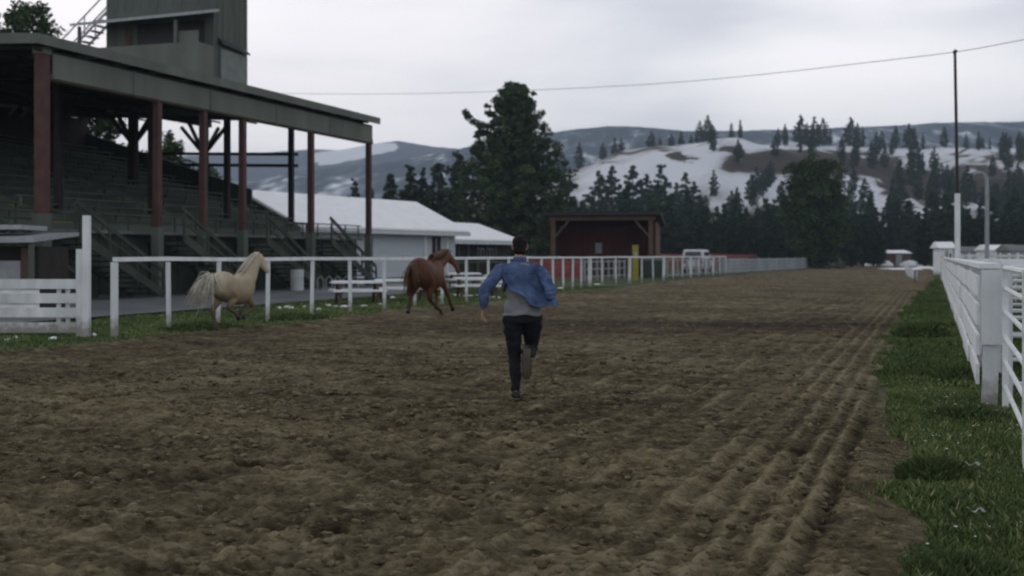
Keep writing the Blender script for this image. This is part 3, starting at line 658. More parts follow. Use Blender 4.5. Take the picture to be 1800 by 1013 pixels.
# --- ticket hut at the far left
HU = thing('hut', 'small dark hut with pale sloping roof edge behind the white board fence', 'hut', (PX(78, 0, 33).x, 33, 0), 0)
MB().box(-3.4, -.15, .0, 2.2, 0, 1.95).build('wall', DARKW, HU)
r_ = MB().hexa([(-3.9, -.9, 1.99), (.05, -.9, 2.06), (.05, 2.5, 2.30), (-3.9, 2.5, 2.22), (-3.9, -.9, 2.12), (.05, -.9, 2.2), (.05, 2.5, 2.42), (-3.9, 2.5, 2.36)]).build('roof', METALG, HU)
MB().box(-3.8, -.75, .3, 2.2, 2.46, 2.60).build('roof_panel', METALG, r_); HU.scale = (1, 1, .90)
d_ = MB().box(-1.9, -.62, -.05, -.004, .02, 1.52).build('door', METALG, HU)
MB().box(-.6, -.42, -.06, -.004, 0, 1.9).build('door_post', BROWNW, HU)
for x in (-.12, -3.7): MB().box(x, x + .12, -.8, -.68, 0, 2.02).build('post', GREEN, HU)

bx = MB().box(-.1, .12, -.12, .12, .12, .78).build('cabinet', METALG, None)
ub = thing('utility_cabinet', 'small pale metal cabinet on a concrete step beside the tall white post', 'cabinet', (PX(166, 0, 44).x, 44, 0)); bx.parent = ub
MB().box(-.5, .7, -.45, .4, 0, .115).build('plinth', GREENL, ub)

# ================================================================== BUILDINGS
def gable_house(name, label, A, B, w, ze, zr_, wallm, roofm, over=.45, gable_m=None):
    """A front-left eave corner, B front-right eave corner, depth goes back by w either side of the ridge"""
    A = Vector(A); B = Vector(B); L_ = (B - A).length; ang = math.atan2(B.y - A.y, B.x - A.x)
    root = thing(name, label, 'building', (A.x, A.y, 0), ang)
    wd = 2 * w
    MB().box(0, L_, .5, wd, 0, ze - .1).build('wall', wallm, root)
    sl = (zr_ - ze) / w
    for x in (.004, L_ - .1):
        MB().add([(x, .5, ze - .1), (x, wd, ze - .1), (x, w, zr_ - .12 - .0), (x + .09, .5, ze - .1), (x + .09, wd, ze - .1), (x + .09, w, zr_ - .12)], [(0, 1, 2), (5, 4, 3), (0, 3, 4, 1), (1, 4, 5, 2), (2, 5, 3, 0)]).build('gable', gable_m or wallm, root)
    if gable_m: MB().box(-.05, -.003, .5, wd, 0, ze - .1).build('end_wall', gable_m, root)
    r = MB()
    for sgn, y0_ in ((1, 0), (-1, wd)):
        a = [(-over, y0_ - sgn * over, ze - sl * over), (L_ + over, y0_ - sgn * over, ze - sl * over), (L_ + over, w, zr_), (-over, w, zr_)]
        r.hexa([(x, y, z - .1) for x, y, z in a] + a)
    rr_ = r.build('roof', roofm, root)
    f_ = MB().box(-over, L_ + over, -over - .05, -over - .004, ze - sl * over - .25, ze - sl * over - .02)
    f_.build('eave_board', mat('pale_trim', (.55, .58, .62), .6, .1, 2), rr_)
    s = MB()
    for sgn, y0_ in ((1, 0), (-1, wd)):
        a = [(-over + .05, y0_ - sgn * (over - .05), ze - sl * over + .03), (L_ + over - .05, y0_ - sgn * (over - .05), ze - sl * over + .03), (L_ + over - .05, w, zr_ + .01), (-over + .05, w, zr_ + .01)]
        s.hexa(a + [(x, y, z + .13) for x, y, z in a])
    s.build('roof_snow', SNOW, rr_)
    return root, L_
def window(root, x, z, w, h, y=.5, frame=None, m=GLASSD):
    f_ = frame or WHITE; o_ = MB()
    o_.box(x - .06, x + w + .06, y - .06, y - .003, z - .06, z); o_.box(x - .06, x + w + .06, y - .06, y - .003, z + h, z + h + .06)
    o_.box(x - .06, x, y - .06, y - .003, z, z + h); o_.box(x + w, x + w + .06, y - .06, y - .003, z, z + h); o_.box(x + w / 2 - .025, x + w / 2 + .025, y - .05, y - .003, z, z + h)
    fr = o_.build('window', f_, root); MB().box(x + .001, x + w - .001, y - .025, y - .004, z + .001, z + h - .001).build('pane', m, fr); return fr
A = (-12.9, 75.0); B = (-3.8, 92.0)
# extends down to the left behind the grandstand
wb, L_ = gable_house('long_white_roofed_building', 'long pale sided building under a broad snow covered roof behind the grandstand end', A + (0,), B + (0,), 4.25, 3.45, 5.5, SIDING, ROOFG, .5, GREEND)
window(wb, L_ - 3.4, 1.55, 1.3, 1.35); MB().box(L_ - 1.35, L_ - 1.1, .42, .497, 0, 3.3).build('corner_board', WHITE, wb)
MB().box(L_ - 4.4, L_ - 4.1, .42, .497, 0, 3.3).build('trim_board', WHITE, wb)
MB().box(1.5, 1.62, .40, .497, 0, 3.1).build('downpipe', METALG, wb)
a2 = PX(792, 0, 101); b2 = PX(905, 0, 112)
w2, L2 = gable_house('low_snow_roofed_building', 'smaller dark walled building with a low snow covered roof next to the tallest pine', (a2.x, a2.y, 0), (b2.x, b2.y, 0), 4.0, 2.95, 4.35, DARKW, ROOFG, .6, DARKW)
for i in range(6):
    if i in (3, 4): window(w2, .5 + i * 1.75, 1.0, 1.2, 1.1, frame=METALG)
    MB().box(.2 + i * 1.75, .32 + i * 1.75, .3, .42, 0, 2.8).build('porch_post', GREENL, w2)
MB().box(.1, L2 - .3, .32, .4, .9, 1.0).build('porch_rail', GREENL, w2)

# red open shed
SH = thing('open_shed', 'dark red open fronted timber shed with brown posts and knee braces', 'shed', (PX(962, 0, 92).x, 92, 0), R(-11))
W_ = 8.15; D_ = 4.2
MB().box(.25, W_ - .25, D_ - .12, D_, 0, 4.0).build('back_wall', REDW, SH)
MB().box(.1, .22, .5, D_, 0, 4.2).build('side_wall', REDW, SH)
MB().box(W_ - .2, W_ - .08, .3, D_, 0, 4.0).build('side_wall', BROWNW, SH)
for x in (.28, W_ - .62):
    p_ = MB().box(x, x + .32, 0, .3, 0, 4.12).build('post', BROWNW, SH); sg = 1 if x < 3 else -1; xx = x + .16
    MB().bar((xx + sg * .1, .15, 2.9), (xx + sg * 1.15, .15, 4.1), .14, .2, up=(0, 1, 0)).build('brace', BROWNW, p_)
MB().box(.1, W_ - .1, -.02, .32, 4.124, 4.42).build('beam', BROWNW, SH)
MB().hexa([(-.3, -.5, 4.5), (W_ + .3, -.5, 4.5), (W_ + .3, D_ + .5, 3.75), (-.3, D_ + .5, 3.75), (-.3, -.5, 4.7), (W_ + .3, -.5, 4.7), (W_ + .3, D_ + .5, 3.95), (-.3, D_ + .5, 3.95)]).build('roof', BLACK, SH)
MB().box(3.1, 3.6, D_ - .16, D_ - .123, 1.7, 2.5).build('notice_board', METALG, SH)
MB().box(2.9, 3.9, D_ - .9, D_ - .3, 0, .9).build('bench', BROWNW, SH)

# low red building and boards
rbn = thing('red_barn', 'low dark red barn showing between the runner and the open shed', 'barn', (PX(858, 0, 128).x, 128, 0))
MB().box(0, 7.6, 0, 4, 0, 2.35).build('wall', REDW, rbn)
MB().hexa([(-.2, -.3, 2.36), (7.8, -.3, 2.36), (7.8, 4.3, 2.36), (-.2, 4.3, 2.36), (-.2, 1.6, 2.95), (7.8, 1.6, 2.95), (7.8, 2.4, 2.95), (-.2, 2.4, 2.95)]).build('roof', ROOFG, rbn)
MB().box(.3, 6.8, -.06, -.004, .6, .9).build('rail', BROWNW, rbn)
def board_panel(name, label, cat, P0, P1, zs, bh, m, post=1.8, th=.05, ph=None, pm=None, group=None):
    P0 = Vector(P0); P1 = Vector(P1); d = P1 - P0; L_ = d.length
    root = thing(name, label, cat, P0, math.atan2(d.y, d.x), group)
    for z in zs: MB().box(0, L_, -th / 2 - .001, th / 2, z - bh / 2, z + bh / 2).build('board', m, root)
    n = max(1, round(L_ / post))
    for i in range(n + 1): x = L_ * i / n; MB().box(x - .06, x + .06, th / 2 + .002, th / 2 + .12, 0, ph or zs[-1] + bh / 2 + .05).build('post', pm or m, root)
    return root
board_panel('red_board_fence', 'short run of bright red board fence behind the white rail right of the runner', 'fence', (PX(918, 0, 77).x, 77, 0), (PX(1024, 0, 79).x, 79, 0), (.2, .5, .8, 1.1), .27, REDF)
board_panel('red_board_fence', 'long thin red board fence in the distance behind the white van', 'fence', (PX(1158, 0, 118).x, 118, 0), (PX(1330, 0, 150).x, 150, 0), (.5, .95, 1.5), .32, REDF)

# white van / pickup behind the rail
def car(label, loc, rz):
    c = thing('parked_van', label, 'van', loc, rz)
    bm_ = MB(); prof_ = [(-2.3, .45), (-2.35, 1.0), (-2.25, 1.15), (-2.05, 1.95), (-1.9, 2.02), (.6, 2.0), (.9, 1.9), (1.5, 1.15), (2.2, 1.0), (2.35, .8), (2.35, .45)]
    n = len(prof_); v = []
    for y in (-.92, -.86, .86, .92):
        for x, z in prof_:
            k_ = .97 if abs(y) > .9 else 1; v.append((x * k_, y * (1 - .12 * max(0, z - 1.1)), .45 + (z - .45) * (k_ if z > .5 else 1)))
    fs = [tuple(range(n)), tuple(reversed(range(3 * n, 4 * n)))]
    for r__ in range(3): fs += [(r__ * n + i, (r__ + 1) * n + i, (r__ + 1) * n + (i + 1) % n, r__ * n + (i + 1) % n) for i in range(n)]
    bm_.add(v, fs).build('body', mat('white_car_paint', (.6, .62, .65), .3, .03, 2, spec=.5), c)
    MB().hexa([(-2.36, -.72, 1.25), (-2.2, -.72, 1.25), (-2.2, .72, 1.25), (-2.36, .72, 1.25), (-2.17, -.62, 1.85), (-2.05, -.62, 1.85), (-2.05, .62, 1.85), (-2.17, .62, 1.85)]).build('rear_window', GLASSD, c)
    for s_ in (-1, 1):
        y = .90 * s_; MB().box(-1.8, .7, min(y * .97, y * .85), max(y * .97, y * .85), 1.25, 1.8).build('side_window', GLASSD, c)
        MB().box(-2.40, -2.30, .7 * s_ - .1, .7 * s_ + .1, .85, 1.15).build('tail_light', REDF, c)
        for x in (-1.5, 1.5):
            w_ = MB().tube([(x, .70 * s_, .34), (x, .93 * s_, .34)], .34, 18, ref=(1, 0, 0)).build('wheel', BLACK, c)
            MB().tube([(x, .931 * s_, .34), (x, .945 * s_, .34)], .2, 12, ref=(1, 0, 0)).build('rim', METALG, w_)
    MB().box(-2.42, -2.3, -.85, .85, .42, .65).build('bumper', METALG, c)
    return c
car('white van parked behind the white rail, near the far end of the rail', (PX(1226, 0, 104).x, 104, 0), R(72))
BN = thing('waste_container', 'dark green waste container behind the white rail below the open shed', 'container', (PX(1128, 0, 83).x, 83, 0), 0)
MB().hexa([(.1, 0, .12), (1.35, 0, .12), (1.35, .9, .12), (.1, .9, .12), (0, -.08, 1.15), (1.45, -.08, 1.15), (1.45, 1, 1.15), (0, 1, 1.15)]).build('bin', GREEND, BN)
MB().hexa([(-.04, -.12, 1.155), (1.49, -.12, 1.155), (1.49, 1.04, 1.155), (-.04, 1.04, 1.155), (-.04, -.1, 1.2), (1.49, -.1, 1.2), (1.49, 1.04, 1.38), (-.04, 1.04, 1.38)]).build('lid', BLACK, BN)
for x in (.2, 1.1): MB().tube([(x, .1, .08), (x + .08, .1, .08)], .08, 10, ref=(0, 1, 0)).build('wheel', BLACK, BN)
yb_ = thing('yellow_post', 'square yellow post taller than the white rail in front of the shed', 'post', (PX(1117, 0, 76).x, 76, 0))
MB().box(-.17, .17, -.17, .17, 0, 2.1).build('shaft', YELP, yb_); MB().box(-.19, .19, -.19, .19, 2.1, 2.16).build('cap', YELP, yb_)
MB().box(-.08, .08, -.20, -.172, 1.45, 1.75).build('plate', METALG, yb_)

# ================================================================== FENCES
# left running rail
def railpos(s): return T(-15.0 - 1.3 * float(sstep(44, 64, s)), s)
RF = thing('running_rail', 'long white running rail with slim posts along the left side of the track', 'fence', railpos(20.1)); base = RF.location.copy()
RH = 1.43
plist = [20.1, 21.9, 23.75, 25.9, 28.1, 30.3, 32.5]
while plist[-1] < 100: plist.append(plist[-1] + (2.2 if plist[-1] < 58 else 3.1))
for i, s in enumerate(plist):
    p = railpos(s) - base; w = .036 if i < 16 or i % 3 else .075
    if i == 0: w = .052
    mb = MB(); mb.box(-w, w, -w, w, -.1 + GZ, RH - .055)
    lean = random.uniform(-.02, .02)
    mb.v = [(x + lean * z, y, z) for x, y, z in mb.v]
    o = mb.build('post', WHITE, RF, loc=p, rz=-TA)
r0 = MB()
pts = [railpos(s) - base + Vector((0, 0, RH + random.uniform(-.012, .012))) for s in plist]
for a, b_ in zip(pts[:-1], pts[1:]): r0.bar(a, b_ + (b_ - a).normalized() * .001, .08, .085)
r0.build('rail', WHITE, RF)
# short return of the rail at its near end
# far grey fence
board_panel('grey_board_fence', 'long grey board fence in the distance beyond the end of the white rail', 'fence', T(-16.4, 101), T(-11.5, 208), (.22, .52, .82, 1.12), .26, mat('grey_fence', (.26, .29, .31), .8, .2, .5), post=5.5, ph=1.35)
# white inner panels of the rail by the shed (second rail behind)
board_panel('grey_rail_pen', 'small grey railed pen behind the rail near the yellow post', 'pen', (PX(1030, 0, 73).x, 73, 0), (PX(1100, 0, 82).x, 82, 0), (.25, .7, 1.15), .07, METALG, post=1.4, ph=1.25)
board_panel('grey_picket_fence', 'pale grey fence of thin posts in front of the white van', 'fence', (PX(1175, 0, 86).x, 86, 0), (PX(1310, 0, 112).x, 112, 0), (.15, 1.25), .07, METALG, post=1.5, ph=1.3)

# left board fence
LF = thing('board_fence', 'white board fence with one very tall end post at the left edge of the track', 'fence', (PX(152, 0, 23.6).x, 23.6, 0), R(0))
k_ = 23.6 / F
def zy(y): return CH - (y - HZ) * k_
for y0_, y1_ in ((491, 508), (516, 533), (541, 558), (567, 585)): MB().box(-3.6, -.13, -.02, .02, zy(y1_), zy(y0_)).build('board', WHITE2, LF)
for y0_, y1_ in ((509.5, 517), (533, 542.5)): MB().box(-3.6, -.92, .03, .06, zy(y1_), zy(y0_)).build('backing_board', WHITE, LF)
for x in (-.56, -.39): MB().box(x - .035, x + .035, .065, .12, 0, zy(493)).build('batten', WHITE2, LF)
MB().box(-.055, .065, -.07, .07, -.05, zy(379)).build('tall_post', WHITE, LF)
MB().box(-.18, -.058, -.06, .06, -.05, zy(438)).build('post', WHITE2, LF)
MB().box(-3.4, -3.26, .065, .17, 0, zy(486)).build('post', WHITE2, LF)
MB().box(-2.05, -1.93, .065, .17, 0, zy(488)).build('post', WHITE2, LF)

# right board fence: posts with four wide boards on the track side
RB = thing('board_fence', 'tall white fence of wide boards running away along the right side of the track', 'fence', T(.52, 13.2), -TA)
ps = [0]
while ps[-1] < 64: ps.append(ps[-1] + 2.75 + random.uniform(-.15, .15))
bh = (.32, .62, .92, 1.21)
for i, y in enumerate(ps):
    w = .075; mb = MB().box(-w, w, y - w, y + w, -.1, 1.36 + random.uniform(-.02, .02)); ln_ = random.uniform(-.025, .025)
    mb.v = [(x + ln_ * z, yy, z) for x, yy, z in mb.v]; mb.build('post', WHITE2, RB)
    if i < len(ps) - 1:
        for z in bh:
            dz = random.uniform(-.015, .015); j0 = random.uniform(-.012, .012); j1 = random.uniform(-.012, .012)
            yb2 = ps[i + 1]
            MB().hexa([(-w - .045 + j0, y - .07, z - .10 + dz), (-w - .012 + j0, y - .07, z - .10 + dz), (-w - .012 + j1, yb2 - .085, z - .10 - dz), (-w - .045 + j1, yb2 - .085, z - .10 - dz),
                       (-w - .045 + j0, y - .07, z + .10 + dz), (-w - .012 + j0, y - .07, z + .10 + dz), (-w - .012 + j1, yb2 - .085, z + .10 - dz), (-w - .045 + j1, yb2 - .085, z + .10 - dz)]).build('board', WHITE, RB)
MB().box(-.075, .19, -.11, -.078, .62, 1.36).build('end_board', WHITE, RB)
MB().bar((0, -.1, 1.40), (0, 64, 1.40), .20, .05).build('cap_board', WHITE, RB)
ye = MB().box(-.14, .06, 64.6, 64.8, 0, 1.5).build('end_post', mat('pale_yellow_paint', (.55, .55, .38), .7, .1, 3), RB); ye['label'] = 'pale yellow end post'
mk = thing('marker_board', 'small tilted white marker board at the far end of the right fence', 'marker', T(-1.0, 72), -TA)
MB().box(-.04, .04, -.04, .04, 0, .7).build('stake', BROWNW, mk); MB().hexa([(-.45, -.03, .45), (.1, -.03, .1), (.1, .03, .1), (-.45, .03, .45), (-.62, -.03, 1.05), (.12, -.03, .65), (.12, .03, .65), (-.62, .03, 1.05)]).build('board', WHITE2, mk)

# tubular stock panels
def pipe_panel(label, P0, P1, H=1.38, rails=(.22, .46, .70, .95, 1.18, 1.38), r=.021, mids=1, group='white tubular stock panels'):
    P0 = Vector(P0); P1 = Vector(P1); d = P1 - P0; L_ = d.length
    root = thing('stock_panel', label, 'panel', P0, math.atan2(d.y, d.x), group)
    for z in rails: MB().tube([(0, 0, z), (L_, 0, z)], r if z < H - .01 else r * 1.35, 8).build('rail', PIPE, root)
    for i in range(mids + 2):
        x = L_ * i / (mids + 1); MB().box(x - .025, x + .025, -.03, .03, -.05, H + (.02 if i in (0, mids + 1) else -.03)).build('upright', PIPE, root)
    return root
pipe_panel('nearest white tubular stock panel, running towards the viewer from the end of the board fence', T(.66, 13.0), T(.63, 9.6), mids=0)
pipe_panel('white tubular stock panel running along the track edge at the right border of the photo', T(.63, 9.5), T(.60, 6.1), mids=0)
pipe_panel('white tubular stock panel set square to the track just behind the board fence end', T(.72, 13.35), T(4.2, 13.35), mids=1)
pipe_panel('white tubular panel in the row behind the first crosswise panel', T(.8, 17.2), T(4.6, 17.2), H=1.42, mids=2)
for i, s in enumerate((22, 28, 35, 44)):
    pipe_panel('white tubular panel across the pens, %s behind the board fence' % ('third', 'fourth', 'fifth', 'furthest back')[i], T(.9, s), T(7.5, s), H=1.45, mids=3)
pipe_panel('long white tubular panel between pens running parallel to the board fence', T(3.4, 13.6), T(3.4, 22), mids=3)
pipe_panel('outer long white tubular panel of the pens at the right border', T(6.4, 23), T(6.4, 36), mids=4)

# poles, wire
PO = thing('utility_pole', 'tall thin black pole with white lower sleeve behind the right fence', 'pole', PX(1682, 0, 40) * 1)
PO.location = (PX(1683, 0, 40).x, 40, 0)
MB().tube([(0, 0, 0), (0, 0, 3.52)], .09, 12).build('sleeve', WHITE, PO)
MB().tube([(0, 0, 3.50), (-.08, 0, 8.1)], [.055, .045], 10).build('shaft', BLACK, PO)
MB().tube([(-.12, 0, 8.06), (-.04, 0, 8.16)], .06, 8).build('insulator', BLACK, PO)
LP = thing('lamp_post', 'thin grey lamp post with curved top right of the tall black pole', 'lamp post', (PX(1735, 0, 58).x, 58, 0))
MB().tube([(0, 0, 0), (0, 0, 4.7), (-.02, 0, 5.1), (-.14, 0, 5.35), (-.3, 0, 5.42)], [.11, .085, .08, .06, .05], 10).build('shaft', METALG, LP)
MB().tube([(-.26, 0, 5.42), (-.42, 0, 5.40), (-.62, 0, 5.33)], [.05, .1, .05], 10).build('lamp_head', METALG, LP)
# overhead wire: three spans seen in the photo as one long curve
wpts = [(2300, -60, 24), (2000, 36, 30), (1800, 70, 35.5), (1680, 91.5, 40), (1500, 113, 44), (1350, 130, 48), (1200, 144, 52), (1050, 153.5, 56), (900, 160, 60), (750, 164.5, 66), (600, 165.5, 72), (450, 163, 78), (250, 155, 86)]
wp = [PX(*p) for p in wpts]; mbw = MB(); sm = []
for i in range(len(wp) - 1):
    p0, p1, p2, p3 = wp[max(i - 1, 0)], wp[i], wp[i + 1], wp[min(i + 2, len(wp) - 1)]
    for j in range(4):
        t_ = j / 4; sm.append(.5 * ((2 * p1) + (p2 - p0) * t_ + (2 * p0 - 5 * p1 + 4 * p2 - p3) * t_ ** 2 + (3 * p1 - p0 - 3 * p2 + p3) * t_ ** 3))
mbw.tube(sm, .011, 6); o = mbw.build('overhead_wire', CABLE); tag(o, 'thin dark overhead wire crossing the sky from the tall black pole', 'wire')

# ================================================================== PICNIC TABLES, BARREL, SNOW
def picnic(label, px, Z, rz, L_=1.7, round_=False):
    t_ = thing('picnic_table', label, 'table', (PX(px, 0, Z).x, Z, GZ), rz, 'white picnic tables behind the rail')
    tp = MB()
    for j in range(4): tp.box(-L_ / 2, L_ / 2, -.36 + j * .185, -.36 + j * .185 + .17, .68, .72)
    tp.build('tabletop', WHITE, t_)
    MB().box(-L_ / 2 + .05, L_ / 2 - .05, -.33, .33, .722, .76).build('snow_layer', SNOW, t_)
    for s_ in (-1, 1):
        b_ = MB().box(-L_ / 2, L_ / 2, s_ * .72 - .14, s_ * .72 + .14, .42, .46).build('bench', WHITE, t_); MB().box(-L_ / 2 + .03, L_ / 2 - .03, s_ * .72 - .12, s_ * .72 + .12, .462, .49).build('snow_layer', SNOW, b_)
        x = s_ * (L_ / 2 - .25); fr = MB(); fr.bar((x, -.75, .02), (x, -.25, .66), .06, .09, up=(1, 0, 0)); fr.bar((x, .75, .02), (x, .25, .66), .06, .09, up=(1, 0, 0)); fr.bar((x + .05, -.84, .38), (x + .05, .84, .38), .04, .08); fr.build('frame', BROWNW, t_)
picnic('snow covered white picnic table left of the other tables, behind the palomino horse', 628, 39.5, R(14))
picnic('snow covered white picnic table just left of the brown horse', 706, 42.5, R(10), 1.9)
picnic('snow covered white picnic table just right of the brown horse', 838, 46, R(8), 1.8)
picnic('snow covered white picnic table half hidden by the running man', 888, 52, R(10), 1.8)
picnic('furthest small white picnic table beside the corner of the long building', 815, 58, R(12), 1.6)
br = thing('barrel', 'pale steel barrel standing by the wall of the grandstand', 'barrel', (PX(522, 0, 53).x, 53, 0))
pr = [(0, .27), (.02, .29), (.27, .285), (.29, .30), (.32, .285), (.58, .285), (.6, .30), (.63, .285), (.88, .29), (.9, .28)]
MB().tube([(0, 0, z) for z, r in pr], [r for z, r in pr], 20).build('shell', mat('pale_barrel', (.42, .45, .45), .6, .15, 3), br, smooth=False)
MB().tube([(0, 0, .9), (0, 0, .915)], .25, 20).build('lid', METALG, br)
rk = thing('bicycle_rack', 'low dark metal rack on the apron beside the pale barrel', 'rack', (PX(558, 0, 50).x, 50, 0), R(12))
for i in range(5): MB().tube([(i * .35, 0, 0), (i * .35, 0, .55), (i * .35 + .12, 0, .68), (i * .35 + .24, 0, .55), (i * .35 + .24, 0, 0)], .02, 6, ref=(0, 1, 0)).build('hoop', METALG, rk)
MB().bar((-.1, 0, .03), (1.8, 0, .03), .06, .05).build('base_rail', METALG, rk)

def lumps(name, spots, m, sd, kind='stuff', label=None):
    mb = MB(); rg = random.Random(sd)
    for (X, Y, rx, ry, hh) in spots:
        n = 14; c0 = len(mb.v); rings = [(1.0, 0), (.85, .45), (.5, .85), (.15, 1.0)]
        off = [rg.uniform(.65, 1.25) for _ in range(n)]
        vs = []
        for k1, z in rings:
            for j in range(n):
                a = 2 * math.pi * j / n; o_ = (off[j] + off[(j + 1) % n]) / 2; vs.append((X + math.cos(a) * rx * k1 * o_, Y + math.sin(a) * ry * k1 * o_, GZ - .01 + z * hh))
        fs = [(r * n + j, r * n + (j + 1) % n, (r + 1) * n + (j + 1) % n, (r + 1) * n + j) for r in range(3) for j in range(n)] + [tuple(3 * n + j for j in range(n))]
        mb.add(vs, fs)
    o_ = mb.build(name, m, smooth=True); return tag(o_, label, kind=kind)
sp = []
rg = random.Random(12)
for px, py, w in ((505, 541, 12), (512, 543, 10), (490, 543, 8), (535, 540, 8), (566, 536, 10), (578, 538, 12), (590, 540, 14), (605, 541, 18), (640, 540, 16), (668, 537, 12), (690, 524, 10), (700, 536, 8), (760, 532, 16), (775, 524, 10), (800, 519, 20), (825, 522, 20), (845, 519, 16), (870, 524, 18), (15, 598, 14), (28, 597, 8), (95, 596, 12), (165, 590, 6), (985, 508, 10), (1018, 505, 14), (700, 515, 10), (720, 512, 10), (560, 545, 8), (1050, 500, 10), (870, 508, 14), (800, 505, 12)):
    Z = F * (CH - GZ) / (py - HZ); sp.append((PX(px, 0, Z).x, Z, w / F * Z * .7, w / F * Z * .9, rg.uniform(.04, .09)))
lumps('snow', sp, SNOW, 3, label='patches of old snow on the grass behind the rail')

# ================================================================== FAR RIGHT CLUTTER
def shed(label, px, Z, w, d, hgt, m, snow=True, rz=0, cat='shed', name='white_shed', door=True):
    o_ = thing(name, label, cat, (PX(px, 0, Z).x, Z, 0), rz)
    MB().box(-w / 2, w / 2, 0, d, 0, hgt).build('wall', m, o_)
    r1 = MB().hexa([(-w / 2 - .2, -.25, hgt + .002), (w / 2 + .2, -.25, hgt + .002), (w / 2 + .2, d + .2, hgt + .002), (-w / 2 - .2, d + .2, hgt + .002), (-w / 2 - .2, d * .42, hgt + .5), (w / 2 + .2, d * .42, hgt + .5), (w / 2 + .2, d * .55, hgt + .5), (-w / 2 - .2, d * .55, hgt + .5)]).build('roof', SNOW if snow else ROOFG, o_)
    if door: MB().box(-w * .12, w * .12, -.05, -.004, .02, min(2, hgt - .2)).build('door', METALG, o_)
    MB().box(w * .22, w * .36, -.05, -.004, 1.0, 1.7).build('window', GLASSD, o_)
    return o_
shed('narrow white hut with snowy roof just beyond the far end of the right fence', 1664, 96, 1.0, 1.6, 2.1, WHITE)
shed('long grey shed with dark roof behind the pens, left of the lamp post', 1710, 118, 2.8, 3, 1.9, METALG, snow=False)
shed('pale shed with snowy roof right of the lamp post behind the pens', 1764, 110, 2.6, 3, 2.0, WHITE2)
shed('grey shed at the right border beyond the pens', 1806, 100, 2.6, 3, 1.9, METALG, snow=False)
shed('small cabin with snowy roof at the end of the track among the dark trees', 1580, 190, 4.2, 5, 1.9, BROWNW, name='cabin', cat='cabin', rz=R(14))
shed('low snow roofed shelter left of the small cabin at the end of the track', 1546, 196, 4.5, 3, .9, DARKW, name='shelter', cat='shelter', rz=R(-8))
for i, (px, Z, L_) in enumerate(((1690, 88, 3.2), (1745, 84, 3.2))):
    board_panel('white_pen_fence', ('white board pen beyond the tall black pole', 'white board pen beyond the lamp post')[i], 'pen', (PX(px, 0, Z).x, Z, 0), (PX(px, 0, Z).x + L_, Z + 2, 0), (.35, .75, 1.15, 1.5), .14, WHITE2, post=1.0, ph=1.7)
sp = []
for i in range(46):
    X = rg.uniform(42, 66); Y = rg.uniform(95, 150); sp.append((X, Y, rg.uniform(.6, 2), rg.uniform(.6, 2), rg.uniform(.1, .35)))
for px, Z, w in ((1535, 190, 3), (1555, 185, 2), (1590, 200, 4), (1600, 180, 2.5), (1565, 200, 5), (1300, 160, 2)): sp.append((PX(px, 0, Z).x, Z, w * .6, w, .9))
lumps('snow', sp, SNOW, 9, label='heaps of old snow beyond the pens on the right')

# ================================================================== GRASS
grassm = attr_mat('grass_blades', 'tone', (.040, .056, .022), (.30, .29, .15), .8, 1.2, .15, .2, mid=((.5, (.090, .142, .046)), (.8, (.165, .21, .075))))
def blades(u, s, hgt, tone, rng, wid=.007):
    n = len(u); X = u * ct + s * st_; Y = -u * st_ + s * ct
    a = rng.random(n) * 6.283; lean = hgt * (.25 + .6 * rng.random(n)); la = rng.random(n) * 6.283
    w = wid * (1 + .12 * np.maximum(0, s - 5)) * (.6 + .8 * rng.random(n))
    z0 = np.where(u > -5, -.035, GZ)
    dx, dy = np.cos(a) * w, np.sin(a) * w; lx, ly = np.cos(la) * lean, np.sin(la) * lean
    v = np.stack([np.stack([X - dx, Y - dy, z0], -1), np.stack([X + dx, Y + dy, z0], -1), np.stack([X + lx * .4 + dx * .7, Y + ly * .4 + dy * .7, z0 + hgt * .6], -1), np.stack([X + lx, Y + ly, z0 + hgt], -1)], 1).reshape(-1, 3)
    f = np.arange(n * 4).reshape(n, 4)[:, [0, 1, 3, 2]]
    f = np.arange(n * 4).reshape(n, 4)
    return v, f, np.repeat(tone, 4)
V, Fc, Tn = [], [], []
def addb(u0, u1, s0, s1, n, h0, h1, spill=0., edge_r=None, tone0=.5):
    rng = RNG; s = s0 + (s1 - s0) * rng.random(n) ** 1.3; u = u0 + (u1 - u0) * rng.random(n)
    dens = .5 + fbm(u * 1.6, s * 1.3, 3, 301); keep = rng.random(n) < np.clip(.35 + dens * 1.2, .45, 1)
    if edge_r == 'R':       # ragged limit against the dirt
        er = np.interp(s, sv, uR) - .12 + .25 * fbm(s * 1.1, s * 0, 3, 305); keep &= u > er + .05 - spill + np.abs(rng.normal(size=n)) * .05
    if edge_r == 'L':
        er = np.interp(s, sv, uL) + .15; keep &= u < er + rng.normal(size=n) * .08
    u = u[keep]; s = s[keep]; m_ = len(u)
    clump = np.clip(.7 + .9 * fbm(u * 1.6, s * 1.1, 4, 311), .4, 1.4)
    hg = (h0 + (h1 - h0) * rng.random(m_)) * clump
    tn = tone0 + .35 * fbm(u * .8, s * .6, 3, 321) + .16 * rng.normal(size=m_)
    v, f, t_ = blades(u, s, hg, tn, rng); f = f + sum(len(x) for x in V); V.append(v); Fc.append(f); Tn.append(t_)
addb(-.45, 1.9, 4.6, 15, 230000, .03, .10, edge_r='R')
addb(-1.1, 3.0, 15, 48, 150000, .04, .12, edge_r='R', tone0=.45)
addb(-1.3, 5.0, 45, 95, 40000, .05, .14, edge_r='R', tone0=.45)
addb(-20, -15, 15, 60, 40000, .03, .09, tone0=.5)
addb(-17.5, -13.2, 13, 48, 30000, .02, .09, edge_r='L', tone0=.60)
addb(-1.0, .4, 4.6, 30, 7000, .02, .07, spill=.28, edge_r='R', tone0=.7)      # stray blades and straw spilling onto the dirt
